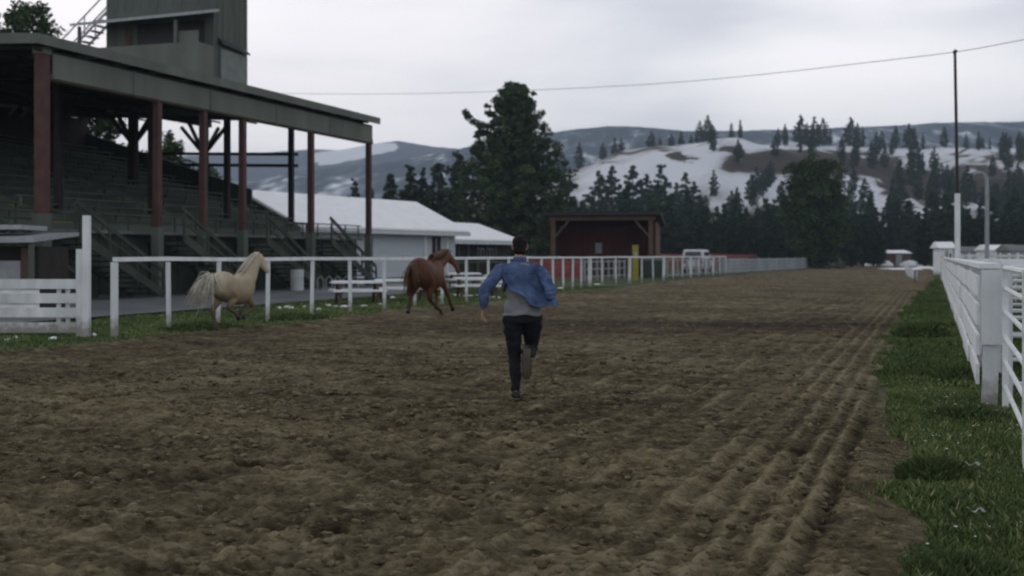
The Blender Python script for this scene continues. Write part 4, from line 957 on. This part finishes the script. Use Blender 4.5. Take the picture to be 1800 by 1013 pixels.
addb(-.4, 1.6, 4.6, 16, 9000, .05, .12, edge_r='R', tone0=.95)                 # dead straw among the green
# darker tall tussocks
for u_, s_, r_, hh, nn in ((.0, 8.9, .24, .17, 3000), (.35, 16.0, .4, .22, 1500), (-.2, 24, .5, .3, 1400), (.12, 6.3, .25, .11, 1500), (-14.6, 22.5, .8, .2, 900), (-14.9, 27, .8, .18, 800), (.3, 12.0, .4, .18, 1800)):
    a = RNG.random(nn) * 6.283; rr_ = r_ * np.sqrt(RNG.random(nn)); u = u_ + np.cos(a) * rr_; s = s_ + np.sin(a) * rr_ * 1.3
    v, f, t_ = blades(u, s, hh * (1.1 - rr_ / r_ * .6) * (.6 + .5 * RNG.random(nn)), .25 + .15 * RNG.normal(size=nn), RNG); f = f + sum(len(x) for x in V); V.append(v); Fc.append(f); Tn.append(t_)
o = np_mesh('grass', np.concatenate(V), np.concatenate(Fc), grassm, {'tone': np.concatenate(Tn)}); tag(o, 'green grass verge beside the dirt track', kind='stuff')
# verge soil so that the strip under the blades is green brown
xs_u = np.linspace(0, 1, 60); ss = np.linspace(2, 95, 300)
S2, U2 = np.meshgrid(ss, xs_u, indexing='ij'); U2 = np.interp(ss, sv, uR)[:, None] - .05 + U2 * 9
o = grid_mesh('verge', U2 * ct + S2 * st_, -U2 * st_ + S2 * ct, -.028 + .02 * fbm(U2 * 2, S2 * 2, 3, 77), mat('verge_turf', (.030, .040, .016), .95, .4, 7, .8, 30, c2=(.065, .065, .032))); tag(o, kind='structure')
# small white flowers and scraps in the verge
fm = MB(); rg = random.Random(31)
for i in range(120):
    s = rg.uniform(6.5, 15.5); u = rg.uniform(-.15, .9); c = T(u, s, rg.uniform(.02, .07)); r_ = rg.uniform(.005, .012)
    if fbm(np.array([u * 2.]), np.array([s * 1.2]), 2, 401)[0] < -.02: continue
    n = 6; fm.add([c + Vector((math.cos(a) * r_, math.sin(a) * r_, .004 * math.sin(3 * a))) for a in [2 * math.pi * j / n for j in range(n)]] + [c + Vector((0, 0, .006))], [(j, (j + 1) % n, n) for j in range(n)])
o = fm.build('flowers', mat('white_petals', (.6, .62, .6), .7, .1, 5)); tag(o, 'tiny white flowers scattered in the verge', kind='stuff')
for i, (px, py, lab) in enumerate(((1718, 929, 'crumpled white scrap of paper in the near grass'), (1712, 842, 'curved pale strip of litter in the grass below the stock panels'))):
    Z = F * CH / (py - HZ); c = Vector((PX(px, 0, Z).x, Z, .10)); mb = MB(); n = 7
    mb.add([c + Vector((-.045 + .015 * j, .01 * math.sin(j * 2), .012 * math.cos(j * 1.7 + i))) for j in range(n)] + [c + Vector((-.045 + .015 * j, .03 + .01 * math.sin(j), .014 * math.cos(j * 1.3))) for j in range(n)], [(j, j + 1, n + j + 1, n + j) for j in range(n - 1)])
    o = mb.build('paper_scrap', WHITE); tag(o, lab, 'litter')
    sm_ = o.modifiers.new('t', 'SOLIDIFY'); sm_.thickness = .003

# ================================================================== FIGURES
def catmull(pts, k=4):
    P = np.array(pts, float); out = []
    for i in range(len(P) - 1):
        p0, p1, p2, p3 = P[max(i - 1, 0)], P[i], P[i + 1], P[min(i + 2, len(P) - 1)]
        for j in range(k):
            t_ = j / k; out.append(.5 * (2 * p1 + (p2 - p0) * t_ + (2 * p0 - 5 * p1 + 4 * p2 - p3) * t_ ** 2 + (3 * p1 - p0 - 3 * p2 + p3) * t_ ** 3))
    out.append(P[-1]); return np.array(out)
def limb(mb, pts, ref=(0, 0, 1), n=14, k=4):
    """pts rows: x y z ra rb"""
    q_ = catmull(pts, k); mb.tube([tuple(r[:3]) for r in q_], [(max(r[3], .002), max(r[4], .002)) for r in q_], n, ref=ref)
def ball(mb, c, r, n=12):
    c = Vector(c); rx, ry, rz = r if isinstance(r, (tuple, list)) else (r, r, r); m = n // 2 + 1
    vs = [(c.x + rx * math.sin(math.pi * i / m) * math.cos(2 * math.pi * j / n), c.y + ry * math.sin(math.pi * i / m) * math.sin(2 * math.pi * j / n), c.z + rz * math.cos(math.pi * i / m)) for i in range(1, m) for j in range(n)]
    vs += [(c.x, c.y, c.z + rz), (c.x, c.y, c.z - rz)]; N = (m - 1) * n
    fs = [(i * n + j, i * n + (j + 1) % n, (i + 1) * n + (j + 1) % n, (i + 1) * n + j)[::-1] for i in range(m - 2) for j in range(n)]
    fs += [(N, j, (j + 1) % n) for j in range(n)] + [((m - 2) * n + (j + 1) % n, (m - 2) * n + j, N + 1) for j in range(n)]
    mb.add(vs, fs)
def fuse(name, mb, voxel, m, parent, smooth=4, wrinkle=0, wscale=8, attrs=None, stretch=(1, 1, 1)):
    me = bpy.data.meshes.new('tmp'); me.from_pydata(mb.v, [], mb.f)
    bm = bmesh.new(); bm.from_mesh(me); bmesh.ops.recalc_face_normals(bm, faces=bm.faces[:]); bm.to_mesh(me); bm.free()
    o_ = bpy.data.objects.new('tmp', me); col.objects.link(o_)
    md = o_.modifiers.new('r', 'REMESH'); md.mode = 'VOXEL'; md.voxel_size = voxel
    if smooth: ms = o_.modifiers.new('s', 'SMOOTH'); ms.iterations = smooth; ms.factor = .5
    dg = bpy.context.evaluated_depsgraph_get(); dg.update(); me2 = bpy.data.meshes.new_from_object(o_.evaluated_get(dg))
    bpy.data.objects.remove(o_)
    me2.name = name
    if wrinkle:
        n = len(me2.vertices); co = np.empty(n * 3, np.float32); me2.vertices.foreach_get('co', co); co = co.reshape(-1, 3)
        no = np.empty(n * 3, np.float32); me2.vertices.foreach_get('normal', no); no = no.reshape(-1, 3)
        d = np.array([mn.noise(Vector((float(c[0]) * wscale * stretch[0], float(c[1]) * wscale * stretch[1], float(c[2]) * wscale * stretch[2]))) - .4 * abs(mn.noise(Vector((float(c[0]) * wscale * 2.1, float(c[1]) * wscale * 2.1, float(c[2]) * wscale * 1.4 + 5)))) for c in co])
        co += no * (d * wrinkle)[:, None]; me2.vertices.foreach_set('co', co.ravel().astype(np.float32)); me2.update()
    me2.materials.clear()
    if attrs:
        n = len(me2.vertices); co = np.empty(n * 3, np.float32); me2.vertices.foreach_get('co', co); co = co.reshape(-1, 3)
        for an, fn in attrs.items():
            a = me2.attributes.new(an, 'FLOAT', 'POINT'); a.data.foreach_set('value', np.asarray(fn(co), np.float32))
    return link(name, me2, m, parent, True)

SKIN = mat('skin', (.36, .20, .15), .55, .08, 12)
DENIM = mat('blue_denim', (.038, .068, .155), .9, .3, 7, .35, 60, c2=(.082, .125, .235))
TEE = mat('grey_jersey', (.20, .21, .225), .9, .12, 8, .2, 30)
TROU = mat('black_trousers', (.009, .010, .015), .9, .2, 8, .2, 30)
SHOE = mat('dark_shoe', (.02, .018, .018), .6, .2, 8)
SOLE = mat('tan_sole', (.085, .072, .056), .8, .15, 8)
HAIR = mat('black_hair', (.006, .005, .005), .8, .3, 30, .5, 60, stretch=(1, 1, .3))

def hand(mb, w, d, side, up, k=1.0, curl=.5):
    """w wrist, d direction towards fingertips, side = direction of the thumb, palm normal = d x side"""
    w = Vector(w); d = Vector(d).normalized(); side = (Vector(side) - d * Vector(side).dot(d)).normalized(); nrm = Vector(up); nrm = (nrm - d * nrm.dot(d) - side * nrm.dot(side)).normalized()
    def row(p, a, b_): return (p.x, p.y, p.z, a, b_)
    limb(mb, [row(w - d * .03, .026, .020), row(w + d * .02, .032, .019), row(w + d * .06, .042, .017), row(w + d * .095, .040, .014)], ref=tuple(nrm), n=12)
    lens = (.072, .080, .076, .060)
    for i in range(4):
        b0 = w + d * (.085 - .004 * abs(i - 1)) + side * (.030 - .0205 * i); p = [b0]; a = .15
        dd = (d + side * (.10 - .07 * i)).normalized(); L__ = lens[i]
        for seg in (.45, .32, .23):
            a += curl * .75; p.append(p[-1] + (dd * math.cos(a) + nrm * math.sin(a)) * L__ * seg)
        limb(mb, [row(q_, r, r) for q_, r in zip(p, (.0095, .009, .0082, .0068))], ref=tuple(side), n=8, k=3)
    t0 = w + d * .022 + side * .026; t1 = t0 + (d * .6 + side * .75 + nrm * .25) * .038; t2 = t1 + (d * .85 + side * .3 + nrm * .4) * .030; t3 = t2 + (d * .9 + nrm * .45) * .024
    limb(mb, [row(t0, .015, .015), row(t1, .0125, .0125), row(t2, .0105, .0105), row(t3, .008, .008)], ref=tuple(nrm), n=8, k=3)

def person():
    gz = track_h(*((lambda X, Y: (X * ct - Y * st_, X * st_ + Y * ct))(.04, 12.8)))
    root = thing('person', 'man in blue denim jacket and black trousers running away down the dirt track', 'person', (0.0, 12.8, gz))
    B = MB()
    hip = (.105, .0, .93)
    # torso, neck
    limb(B, [(.105, -.01, .84, .10, .07), (.105, 0, .92, .135, .085), (.10, .03, 1.05, .135, .092), (.095, .06, 1.18, .155, .105), (.085, .09, 1.31, .155, .095), (.083, .11, 1.385, .11, .075), (.082, .125, 1.43, .065, .062), (.082, .14, 1.49, .055, .058), (.082, .16, 1.54, .052, .058)], ref=(0, 1, 0), n=20)
    # head: skull, jaw, face
    ball(B, (.083, .175, 1.605), (.076, .096, .092), 20); ball(B, (.083, .205, 1.555), (.062, .075, .062), 16)
    limb(B, [(.083, .272, 1.615, .012, .012), (.083, .293, 1.585, .014, .014), (.083, .288, 1.572, .016, .01)], n=8)      # nose
    ball(B, (.083, .268, 1.515), (.026, .02, .016), 10); ball(B, (.083, .274, 1.543), (.026, .012, .010), 10)            # chin, mouth
    for s_ in (-1, 1):
        ball(B, (.083 + s_ * .079, .172, 1.59), (.010, .022, .032), 10); ball(B, (.083 + s_ * .03, .262, 1.605), (.013, .010, .009), 8); ball(B, (.083 + s_ * .03, .262, 1.625), (.022, .012, .008), 8)
    # arms
    limb(B, [(-.05, .09, 1.365, .045, .05), (-.125, .05, 1.33, .045, .047), (-.21, -.033, 1.23, .040, .042), (-.275, -.10, 1.145, .038, .040), (-.292, -.07, 1.05, .037, .040), (-.297, -.02, .965, .026, .030), (-.298, 0, .94, .022, .028)], n=14)
    hand(B, (-.298, 0, .945), (-.06, .18, -1), (.3, 1, .1), (1, -.2, 0), curl=.45)
    limb(B, [(.22, .09, 1.365, .045, .05), (.29, .05, 1.325, .045, .047), (.36, -.085, 1.215, .040, .042), (.395, -.17, 1.12, .038, .04), (.36, -.06, 1.09, .037, .04), (.31, .06, 1.12, .027, .03), (.30, .085, 1.125, .022, .028)], n=14)
    hand(B, (.30, .085, 1.125), (-.25, 1, .25), (-.2, .2, 1), (-1, -.2, 0), curl=1.15)
    # legs
    limb(B, [(.03, -.01, .88, .065, .07), (.012, .01, .74, .060, .065), (.024, .05, .56, .045, .046), (.028, .05, .46, .040, .042), (.034, .0, .30, .040, .044), (.04, -.05, .14, .032, .036), (.042, -.06, .09, .034, .038)], ref=(0, 1, 0))
    limb(B, [(.185, -.01, .88, .065, .07), (.203, .07, .76, .060, .065), (.204, .17, .61, .046, .048), (.198, .205, .54, .042, .044), (.188, .11, .505, .042, .044), (.155, -.10, .49, .034, .036), (.152, -.15, .485, .034, .038)], ref=(1, 0, 0))
    limb(B, [(.042, -.09, .075, .034, .03), (.04, 0, .05, .038, .03), (.038, .1, .035, .042, .024), (.036, .155, .03, .03, .018)], n=10)
    limb(B, [(.152, -.17, .50, .034, .03), (.15, -.185, .42, .038, .03), (.148, -.175, .33, .042, .024), (.146, -.15, .27, .03, .018)], n=10)
    fuse('body', B, .0075, SKIN, root, 2)
    # hair
    Hm = MB(); ball(Hm, (.083, .158, 1.625), (.083, .098, .090), 20); ball(Hm, (.083, .12, 1.56), (.068, .062, .070), 16); ball(Hm, (.083, .23, 1.672), (.060, .045, .03), 14)
    ho = fuse('hair', Hm, .010, HAIR, root, 2, .012, 38)
    # t-shirt
    TS = MB(); limb(TS, [(.105, -.01, .865, .205, .146), (.104, .0, .93, .196, .138), (.10, .03, 1.06, .16, .115), (.095, .06, 1.18, .172, .122), (.085, .09, 1.31, .185, .122), (.083, .11, 1.38, .135, .095), (.082, .125, 1.415, .085, .075)], ref=(0, 1, 0), n=24)
    fuse('t_shirt', TS, .014, TEE, root, 2, .02, 9, stretch=(1, 1, 2.0))
    # trousers
    P = MB(); limb(P, [(.105, -.005, .80, .17, .12), (.105, -.005, .88, .178, .125), (.105, .0, .935, .168, .115)], ref=(0, 1, 0), n=22)
    limb(P, [(.015, -.01, .88, .105, .115), (.008, .01, .76, .102, .108), (.022, .045, .58, .078, .082), (.028, .055, .46, .068, .07), (.034, .0, .30, .066, .072), (.038, -.045, .15, .050, .054), (.041, -.055, .095, .049, .054)], ref=(0, 1, 0), n=18)
    limb(P, [(.195, -.01, .88, .105, .115), (.205, .07, .76, .102, .108), (.205, .17, .62, .080, .084), (.200, .215, .54, .072, .074), (.190, .13, .505, .068, .07), (.165, -.04, .495, .054, .056), (.156, -.115, .49, .048, .05)], ref=(1, 0, 0), n=18)
    fuse('trousers', P, .012, TROU, root, 3, .016, 11, stretch=(1, 1, 1.6))
    # shoes
    for nm, rows, sole in (('l', [(.042, -.10, .085, .040, .045), (.041, -.04, .065, .044, .05), (.039, .06, .05, .050, .042), (.037, .15, .038, .046, .03), (.036, .185, .03, .03, .018)], [(.042, -.115, .025, .036, .013), (.040, -.02, .014, .040, .012), (.038, .1, .012, .048, .012), (.036, .19, .016, .034, .010)]),
                           ('r', [(.154, -.175, .535, .042, .046), (.152, -.20, .47, .046, .05), (.150, -.195, .37, .052, .042), (.148, -.165, .28, .048, .03), (.147, -.15, .245, .03, .018)], [(.154, -.225, .555, .036, .012), (.152, -.250, .46, .040, .012), (.150, -.238, .34, .048, .012), (.148, -.19, .235, .034, .010)])):
        S_ = MB(); limb(S_, rows, ref=(0, 0, 1) if nm == 'l' else (0, 1, 0), n=14); so_ = fuse('shoe', S_, .009, SHOE, root, 2)
        S2_ = MB(); limb(S2_, sole, ref=(0, 0, 1) if nm == 'l' else (0, 1, 0), n=14); fuse('sole', S2_, .007, SOLE, so_, 1)
    # jacket: sleeves and a billowing back that streams to the right
    J = MB()
    rings = []; n = 56; levels = 30
    lv = [(1.435, .082, .125, .082, .078), (1.40, .083, .115, .135, .098), (1.36, .083, .10, .195, .125), (1.30, .086, .085, .215, .140), (1.22, .098, .06, .205, .148), (1.14, .125, .035, .215, .155), (1.06, .155, .005, .235, .165), (.985, .175, -.02, .245, .175)]
    q_ = catmull(lv, 5)
    def fold(a, t_): return 1 + (.05 * math.sin(5 * a + 6 * t_) + .035 * math.sin(9 * a - 9 * t_ + 1) + .03 * math.sin(3 * a + 15 * t_)) * t_
    vs, fs = [], []
    M = len(q_)
    for i, (z, cx, cy, rx, ry) in enumerate(q_):
        t_ = i / (M - 1)
        for j in range(n):
            a = 2 * math.pi * j / n; ca, sa = math.cos(a), math.sin(a); k1 = fold(a, t_)
            x = cx + rx * ca * k1; y = cy + ry * sa * k1 - .03 * t_ * max(0, -sa)
            lift = t_ ** 2 * (.13 * max(0, -ca) ** .8 + .07 * (1 if sa < 0 else .3) * max(0, -ca + .35)) + t_ ** 3 * .015 * math.sin(6 * a)
            if ca > .4 and sa < .3: x += .055 * t_ ** 2 * ca; lift -= .01 * t_
            vs.append((x, y, z + lift))
    # open front: skip a strip of faces at +y
    gapj = [j for j in range(n) if abs((2 * math.pi * j / n) - math.pi / 2) < .22]
    for i in range(M - 1):
        for j in range(n):
            if j in gapj and i > 3: continue
            fs.append((i * n + j, i * n + (j + 1) % n, (i + 1) * n + (j + 1) % n, (i + 1) * n + j))
    me = bpy.data.meshes.new('jacket'); me.from_pydata(vs, [], fs); jo = link('jacket', me, DENIM, root, True)
    co = np.array(vs)
    for v_ in me.vertices:
        c = v_.co; d = mn.noise(Vector((c.x * 9 + c.z * 6, c.y * 6, c.z * 7 - c.x * 5))) * .030 + mn.noise(Vector((c.x * 22 + c.z * 14, c.y * 12, c.z * 14))) * .010
        k1 = max(0, min(1, (1.42 - c.z) / .2)); nn_ = Vector((c.x - .1, c.y - .05, 0)).normalized(); v_.co = c + nn_ * d * k1
    sm_ = jo.modifiers.new('cloth', 'SOLIDIFY'); sm_.thickness = .006
    for rows in ([(-.03, .09, 1.375, .055, .06), (-.10, .065, 1.345, .070, .072), (-.15, .035, 1.31, .070, .072), (-.215, -.035, 1.225, .062, .064), (-.275, -.10, 1.145, .060, .062), (-.290, -.075, 1.06, .052, .056), (-.297, -.02, .965, .042, .046)],
                 [(.20, .09, 1.375, .055, .06), (.265, .065, 1.345, .070, .072), (.31, .025, 1.30, .070, .072), (.365, -.085, 1.21, .062, .064), (.397, -.17, 1.115, .058, .060), (.365, -.06, 1.085, .052, .056), (.318, .05, 1.115, .042, .046)]):
        A_ = MB(); limb(A_, rows, n=18, k=5); fuse('sleeve', A_, .010, DENIM, jo, 2, .016, 16)
    C_ = MB(); limb(C_, [(.022, .15, 1.455, .012, .026), (.03, .075, 1.462, .012, .028), (.083, .045, 1.462, .012, .028), (.135, .075, 1.462, .012, .028), (.143, .15, 1.455, .012, .026)], ref=(0, 0, 1), n=10); fuse('collar', C_, .007, DENIM, jo, 1)
    Sm = MB(); Sm.tube([(-.09, -.055, 1.325), (.0, -.068, 1.315), (.083, -.072, 1.312), (.17, -.068, 1.315), (.26, -.05, 1.325)], .004, 6); Sm.build('yoke_seam', DENIM, jo)
person()

def horse(label, loc, heading, scale, coat, mane_m, legs, neck, head, tail, mane_fn, coat_attr, bodyrows=None):
    root = thing('horse', label, 'horse', loc, heading)
    root.scale = (scale,) * 3
    B = MB()
    limb(B, bodyrows or [(-.84, 0, 1.20, .07, .10), (-.76, 0, 1.19, .20, .24), (-.60, 0, 1.19, .275, .315), (-.42, 0, 1.17, .29, .325), (-.20, 0, 1.12, .275, .295), (.02, 0, 1.08, .285, .315), (.24, 0, 1.09, .275, .345), (.42, 0, 1.13, .24, .365), (.56, 0, 1.13, .20, .31), (.70, 0, 1.12, .13, .20), (.75, 0, 1.12, .06, .1)], ref=(0, 0, 1), n=26)
    ball(B, (.40, 0, 1.36), (.26, .09, .13), 14)                     # withers
    for s_ in (-1, 1): ball(B, (-.58, s_ * .13, 1.16), (.25, .155, .30), 16); ball(B, (.42, s_ * .13, 1.08), (.19, .11, .26), 14)
    limb(B, neck, ref=(0, 0, 1), n=18)
    limb(B, head['skull'], ref=head.get('ref', (0, 0, 1)), n=16)
    for r in head['extra']: ball(B, r[0], r[1], 12)
    for r in head['ears']: limb(B, r, n=8, k=3)
    for lg in legs: limb(B, lg, ref=(1, 0, 0), n=12, k=4)
    fuse('body', B, .017, coat, root, 3, attrs=coat_attr)
    for h_ in head['hooves']: (lambda mb: (mb.tube(h_[0], h_[1], 12), mb.build('hoof', BLACK, root)))(MB())
    e_ = head['eyes']
    for c in e_: mb = MB(); ball(mb, c, .022, 10); mb.build('eye', BLACK, root, True)
    # hair strands
    def strands(name, fn, cnt, wd, sd):
        rg = random.Random(sd); mb = MB()
        for i in range(cnt):
            pts_ = fn(rg, i / cnt); w = wd * rg.uniform(.6, 1.3); mb.tube(pts_, [w, w * 1.1, w * .8, w * .25][:len(pts_)] if len(pts_) == 4 else w, 4)
        return mb.build(name, mane_m, root, True, fix=False)
    strands('mane', mane_fn, 330, .012, 4); strands('tail', tail, 260, .016, 6)
    return root
def leg(hip, up, knee, mid, fet, hoof, rr, side):
    """rows for a leg, y offset already in the points"""
    return [(*p, a, b_) for p, (a, b_) in zip((hip, up, knee, mid, fet, hoof), rr)]
RFt = ((.13, .13), (.10, .105), (.058, .062), (.040, .043), (.050, .052), (.040, .042))
RHd = ((.19, .16), (.145, .115), (.065, .072), (.042, .048), (.052, .054), (.042, .044))

# palomino: travelling right and away, one hind foot driving off the ground, forelegs gathered
palom = attr_mat('palomino_coat', 'tone', (.11, .085, .06), (.56, .52, .43), .75, 5., .22, .15, mid=((.5, (.29, .225, .15)), (.75, (.42, .36, .26))))
P_legs = [
    leg((-.50, .14, 1.10), (-.44, .15, .84), (-.72, .14, .53), (-.66, .13, .33), (-.60, .13, .14), (-.53, .13, .06), RHd, 1),
    leg((-.50, -.14, 1.10), (-.20, -.15, .86), (-.42, -.14, .62), (-.22, -.13, .50), (-.08, -.13, .42), (-.03, -.13, .35), RHd, -1),
    leg((.42, .14, 1.0), (.50, .15, .86), (.72, .14, .70), (.56, .14, .56), (.42, .14, .47), (.38, .14, .40), RFt, 1),
    leg((.42, -.14, 1.0), (.40, -.15, .82), (.60, -.14, .58), (.42, -.14, .47), (.27, -.14, .42), (.22, -.14, .36), RFt, -1)]
def hoofs(legs, dirs):
    out = []
    for lg, d in zip(legs, dirs):
        p = Vector(lg[-1][:3]); d = Vector(d).normalized(); out.append(([p - d * .01, p + d * .03, p + d * .075], [.048, .056, .064]))
    return out
neckP = [(.46, 0, 1.20, .18, .33), (.64, 0, 1.40, .155, .275), (.78, 0, 1.59, .125, .225), (.91, 0, 1.75, .105, .18), (1.0, 0, 1.85, .085, .13)]
headP = dict(skull=[(.94, 0, 1.87, .07, .09), (1.03, 0, 1.85, .10, .145), (1.14, -.01, 1.75, .098, .15), (1.25, -.03, 1.64, .078, .11), (1.34, -.04, 1.55, .066, .085), (1.41, -.05, 1.49, .055, .065)],
             extra=[((1.08, .0, 1.73), (.09, .075, .09)), ((1.38, -.05, 1.49), (.05, .05, .055))],
             ears=[[(.98, .05, 1.93, .028, .02), (.99, .06, 2.0, .026, .014), (1.0, .065, 2.08, .006, .006)], [(.98, -.05, 1.93, .028, .02), (.99, -.06, 2.0, .026, .014), (1.0, -.065, 2.08, .006, .006)]],
             eyes=[(1.12, .078, 1.79), (1.12, -.088, 1.79)], hooves=hoofs(P_legs, ((.25, 0, -1), (.7, 0, -1), (-.5, 0, -1), (-.5, 0, -1))))
def maneP(rg, t_):
    f_ = t_; x = .46 + .54 * f_; z = 1.50 + .42 * f_ + .03 * math.sin(f_ * 3.1); s_ = rg.choice((-1, 1, -1)); L_ = rg.uniform(.12, .30)
    if rg.random() < .25: x = 1.0 + rg.uniform(0, .06); z = 1.95; L_ = .2
    b_ = Vector((x + rg.uniform(-.02, .02), rg.uniform(-.02, .02), z)); return [b_, b_ + Vector((-.06, s_ * .03, .05)), b_ + Vector((-.16 - .2 * L_, s_ * .07, .03 - .2 * L_)), b_ + Vector((-.22 - .5 * L_, s_ * .10, -.5 * L_))]
def tailP(rg, t_):
    b_ = Vector((-.84, rg.uniform(-.05, .05), 1.34 + rg.uniform(-.06, .06))); L_ = rg.uniform(.45, .85); y = rg.gauss(.03, .11); dz = rg.gauss(0, .09)
    return [b_, b_ + Vector((-.26 * L_, y * .4, .03 + dz * .3)), b_ + Vector((-.52 * L_, y, -.26 * L_ + dz)), b_ + Vector((-.70 * L_, y * 1.5, -.72 * L_ + dz * 1.3))]
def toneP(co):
    leg_ = sstep(.82, .45, co[:, 2]); return .60 + .16 * sstep(1.2, 1.45, co[:, 2]) - .50 * leg_ - .22 * sstep(1.05, .75, co[:, 2]) + .25 * sstep(-.60, -.82, co[:, 0]) * sstep(.8, 1.1, co[:, 2]) + .12 * sstep(.9, 1.3, co[:, 0])  # shade on belly and legs is painted into the coat tone
pz = 25.0; gzp = -.01
bodyP = [(-.84, 0, 1.20, .08, .12), (-.76, 0, 1.18, .22, .27), (-.60, 0, 1.17, .30, .35), (-.42, 0, 1.14, .32, .37), (-.20, 0, 1.07, .31, .36), (.02, 0, 1.03, .32, .38), (.24, 0, 1.05, .31, .40), (.42, 0, 1.10, .27, .41), (.56, 0, 1.12, .22, .34), (.70, 0, 1.12, .14, .22), (.75, 0, 1.12, .06, .1)]
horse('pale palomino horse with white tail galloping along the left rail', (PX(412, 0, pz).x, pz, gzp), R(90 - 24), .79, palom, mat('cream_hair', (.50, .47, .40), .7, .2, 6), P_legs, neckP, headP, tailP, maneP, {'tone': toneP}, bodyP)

# brown horse: travelling away to the right, both left legs reaching
sor = attr_mat('chestnut_coat', 'tone', (.020, .010, .007), (.145, .056, .026), .6, 5., .18, .25, mid=((.5, (.082, .031, .015)),))
S_legs = [
    leg((-.50, .14, 1.10), (-.36, .15, .84), (-.70, .14, .60), (-.78, .13, .42), (-.86, .13, .26), (-.88, .13, .18), RHd, 1),
    leg((-.50, -.14, 1.10), (-.18, -.15, .80), (-.22, -.15, .48), (.06, -.15, .30), (.44, -.15, .13), (.52, -.15, .06), RHd, -1),
    leg((.42, .14, 1.0), (.56, .15, .80), (.82, .14, .62), (.86, .14, .44), (.82, .14, .28), (.84, .14, .20), RFt, 1),
    leg((.42, -.14, 1.0), (.60, -.15, .84), (.86, -.15, .60), (1.04, -.15, .38), (1.18, -.15, .22), (1.25, -.15, .16), RFt, -1)]
neckS = [(.46, 0, 1.20, .15, .30), (.66, -.01, 1.34, .125, .235), (.84, -.03, 1.44, .105, .19), (1.0, -.07, 1.52, .09, .155), (1.10, -.10, 1.56, .075, .115)]
headS = dict(skull=[(1.05, -.08, 1.58, .06, .08), (1.13, -.12, 1.54, .085, .12), (1.20, -.18, 1.42, .082, .12), (1.26, -.24, 1.29, .062, .082), (1.31, -.29, 1.17, .052, .062), (1.33, -.31, 1.11, .045, .05)],
             extra=[((1.15, -.15, 1.42), (.085, .075, .09)), ((1.32, -.30, 1.11), (.052, .052, .05))], ref=(.9, .3, 0),
             ears=[[(1.06, -.04, 1.64, .028, .02), (1.05, -.03, 1.70, .026, .014), (1.04, -.02, 1.77, .006, .006)], [(1.10, -.15, 1.63, .028, .02), (1.10, -.17, 1.69, .026, .014), (1.09, -.18, 1.76, .006, .006)]],
             eyes=[(1.22, -.09, 1.46), (1.17, -.25, 1.46)], hooves=hoofs(S_legs, ((-.8, 0, -1), (.3, 0, -1), (-.2, 0, -1), (.8, 0, -1))))
def maneS(rg, t_):
    f_ = t_; x = .46 + .62 * f_; z = 1.50 + .15 * f_; s_ = rg.choice((-1, 1)); L_ = rg.uniform(.25, .6)
    b_ = Vector((x, -.10 * f_ * f_ + rg.uniform(-.02, .02), z)); return [b_, b_ + Vector((-.05, s_ * .03, .10)), b_ + Vector((-.18, s_ * .07, .12 - .1 * L_)), b_ + Vector((-.30 - .2 * L_, s_ * .10, .02 - .3 * L_))]
def tailS(rg, t_):
    b_ = Vector((-.80, rg.uniform(-.04, .04), 1.36 + rg.uniform(-.05, .03))); L_ = rg.uniform(.5, .85); y = rg.gauss(0, .07)
    return [b_, b_ + Vector((-.10 * L_, y * .4, -.05)), b_ + Vector((-.18 * L_, y, -.45 * L_)), b_ + Vector((-.20 * L_, y * 1.4, -.95 * L_))]
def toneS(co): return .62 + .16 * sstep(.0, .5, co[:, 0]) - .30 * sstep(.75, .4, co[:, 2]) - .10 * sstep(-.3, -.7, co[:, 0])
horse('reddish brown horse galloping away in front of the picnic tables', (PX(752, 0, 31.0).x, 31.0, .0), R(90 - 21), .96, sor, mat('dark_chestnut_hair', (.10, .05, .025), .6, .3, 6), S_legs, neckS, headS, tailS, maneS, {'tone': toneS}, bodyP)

# ================================================================== HAZE
me = bpy.data.meshes.new('haze'); mb = MB().box(-3460, 3460, -70, 3380, -2.2, 330); me.from_pydata(mb.v, [], mb.f)
hm = bpy.data.materials.new('haze_air'); hm.use_nodes = True; nt = hm.node_tree; nt.nodes.clear()
pv = nt.nodes.new('ShaderNodeVolumePrincipled'); pv.inputs['Color'].default_value = (.66, .80, 1.0, 1); pv.inputs['Density'].default_value = 2.6e-4; pv.inputs['Anisotropy'].default_value = 0.0
ou = nt.nodes.new('ShaderNodeOutputMaterial'); nt.links.new(pv.outputs['Volume'], ou.inputs['Volume'])
o = link('haze', me, hm); tag(o, kind='stuff')
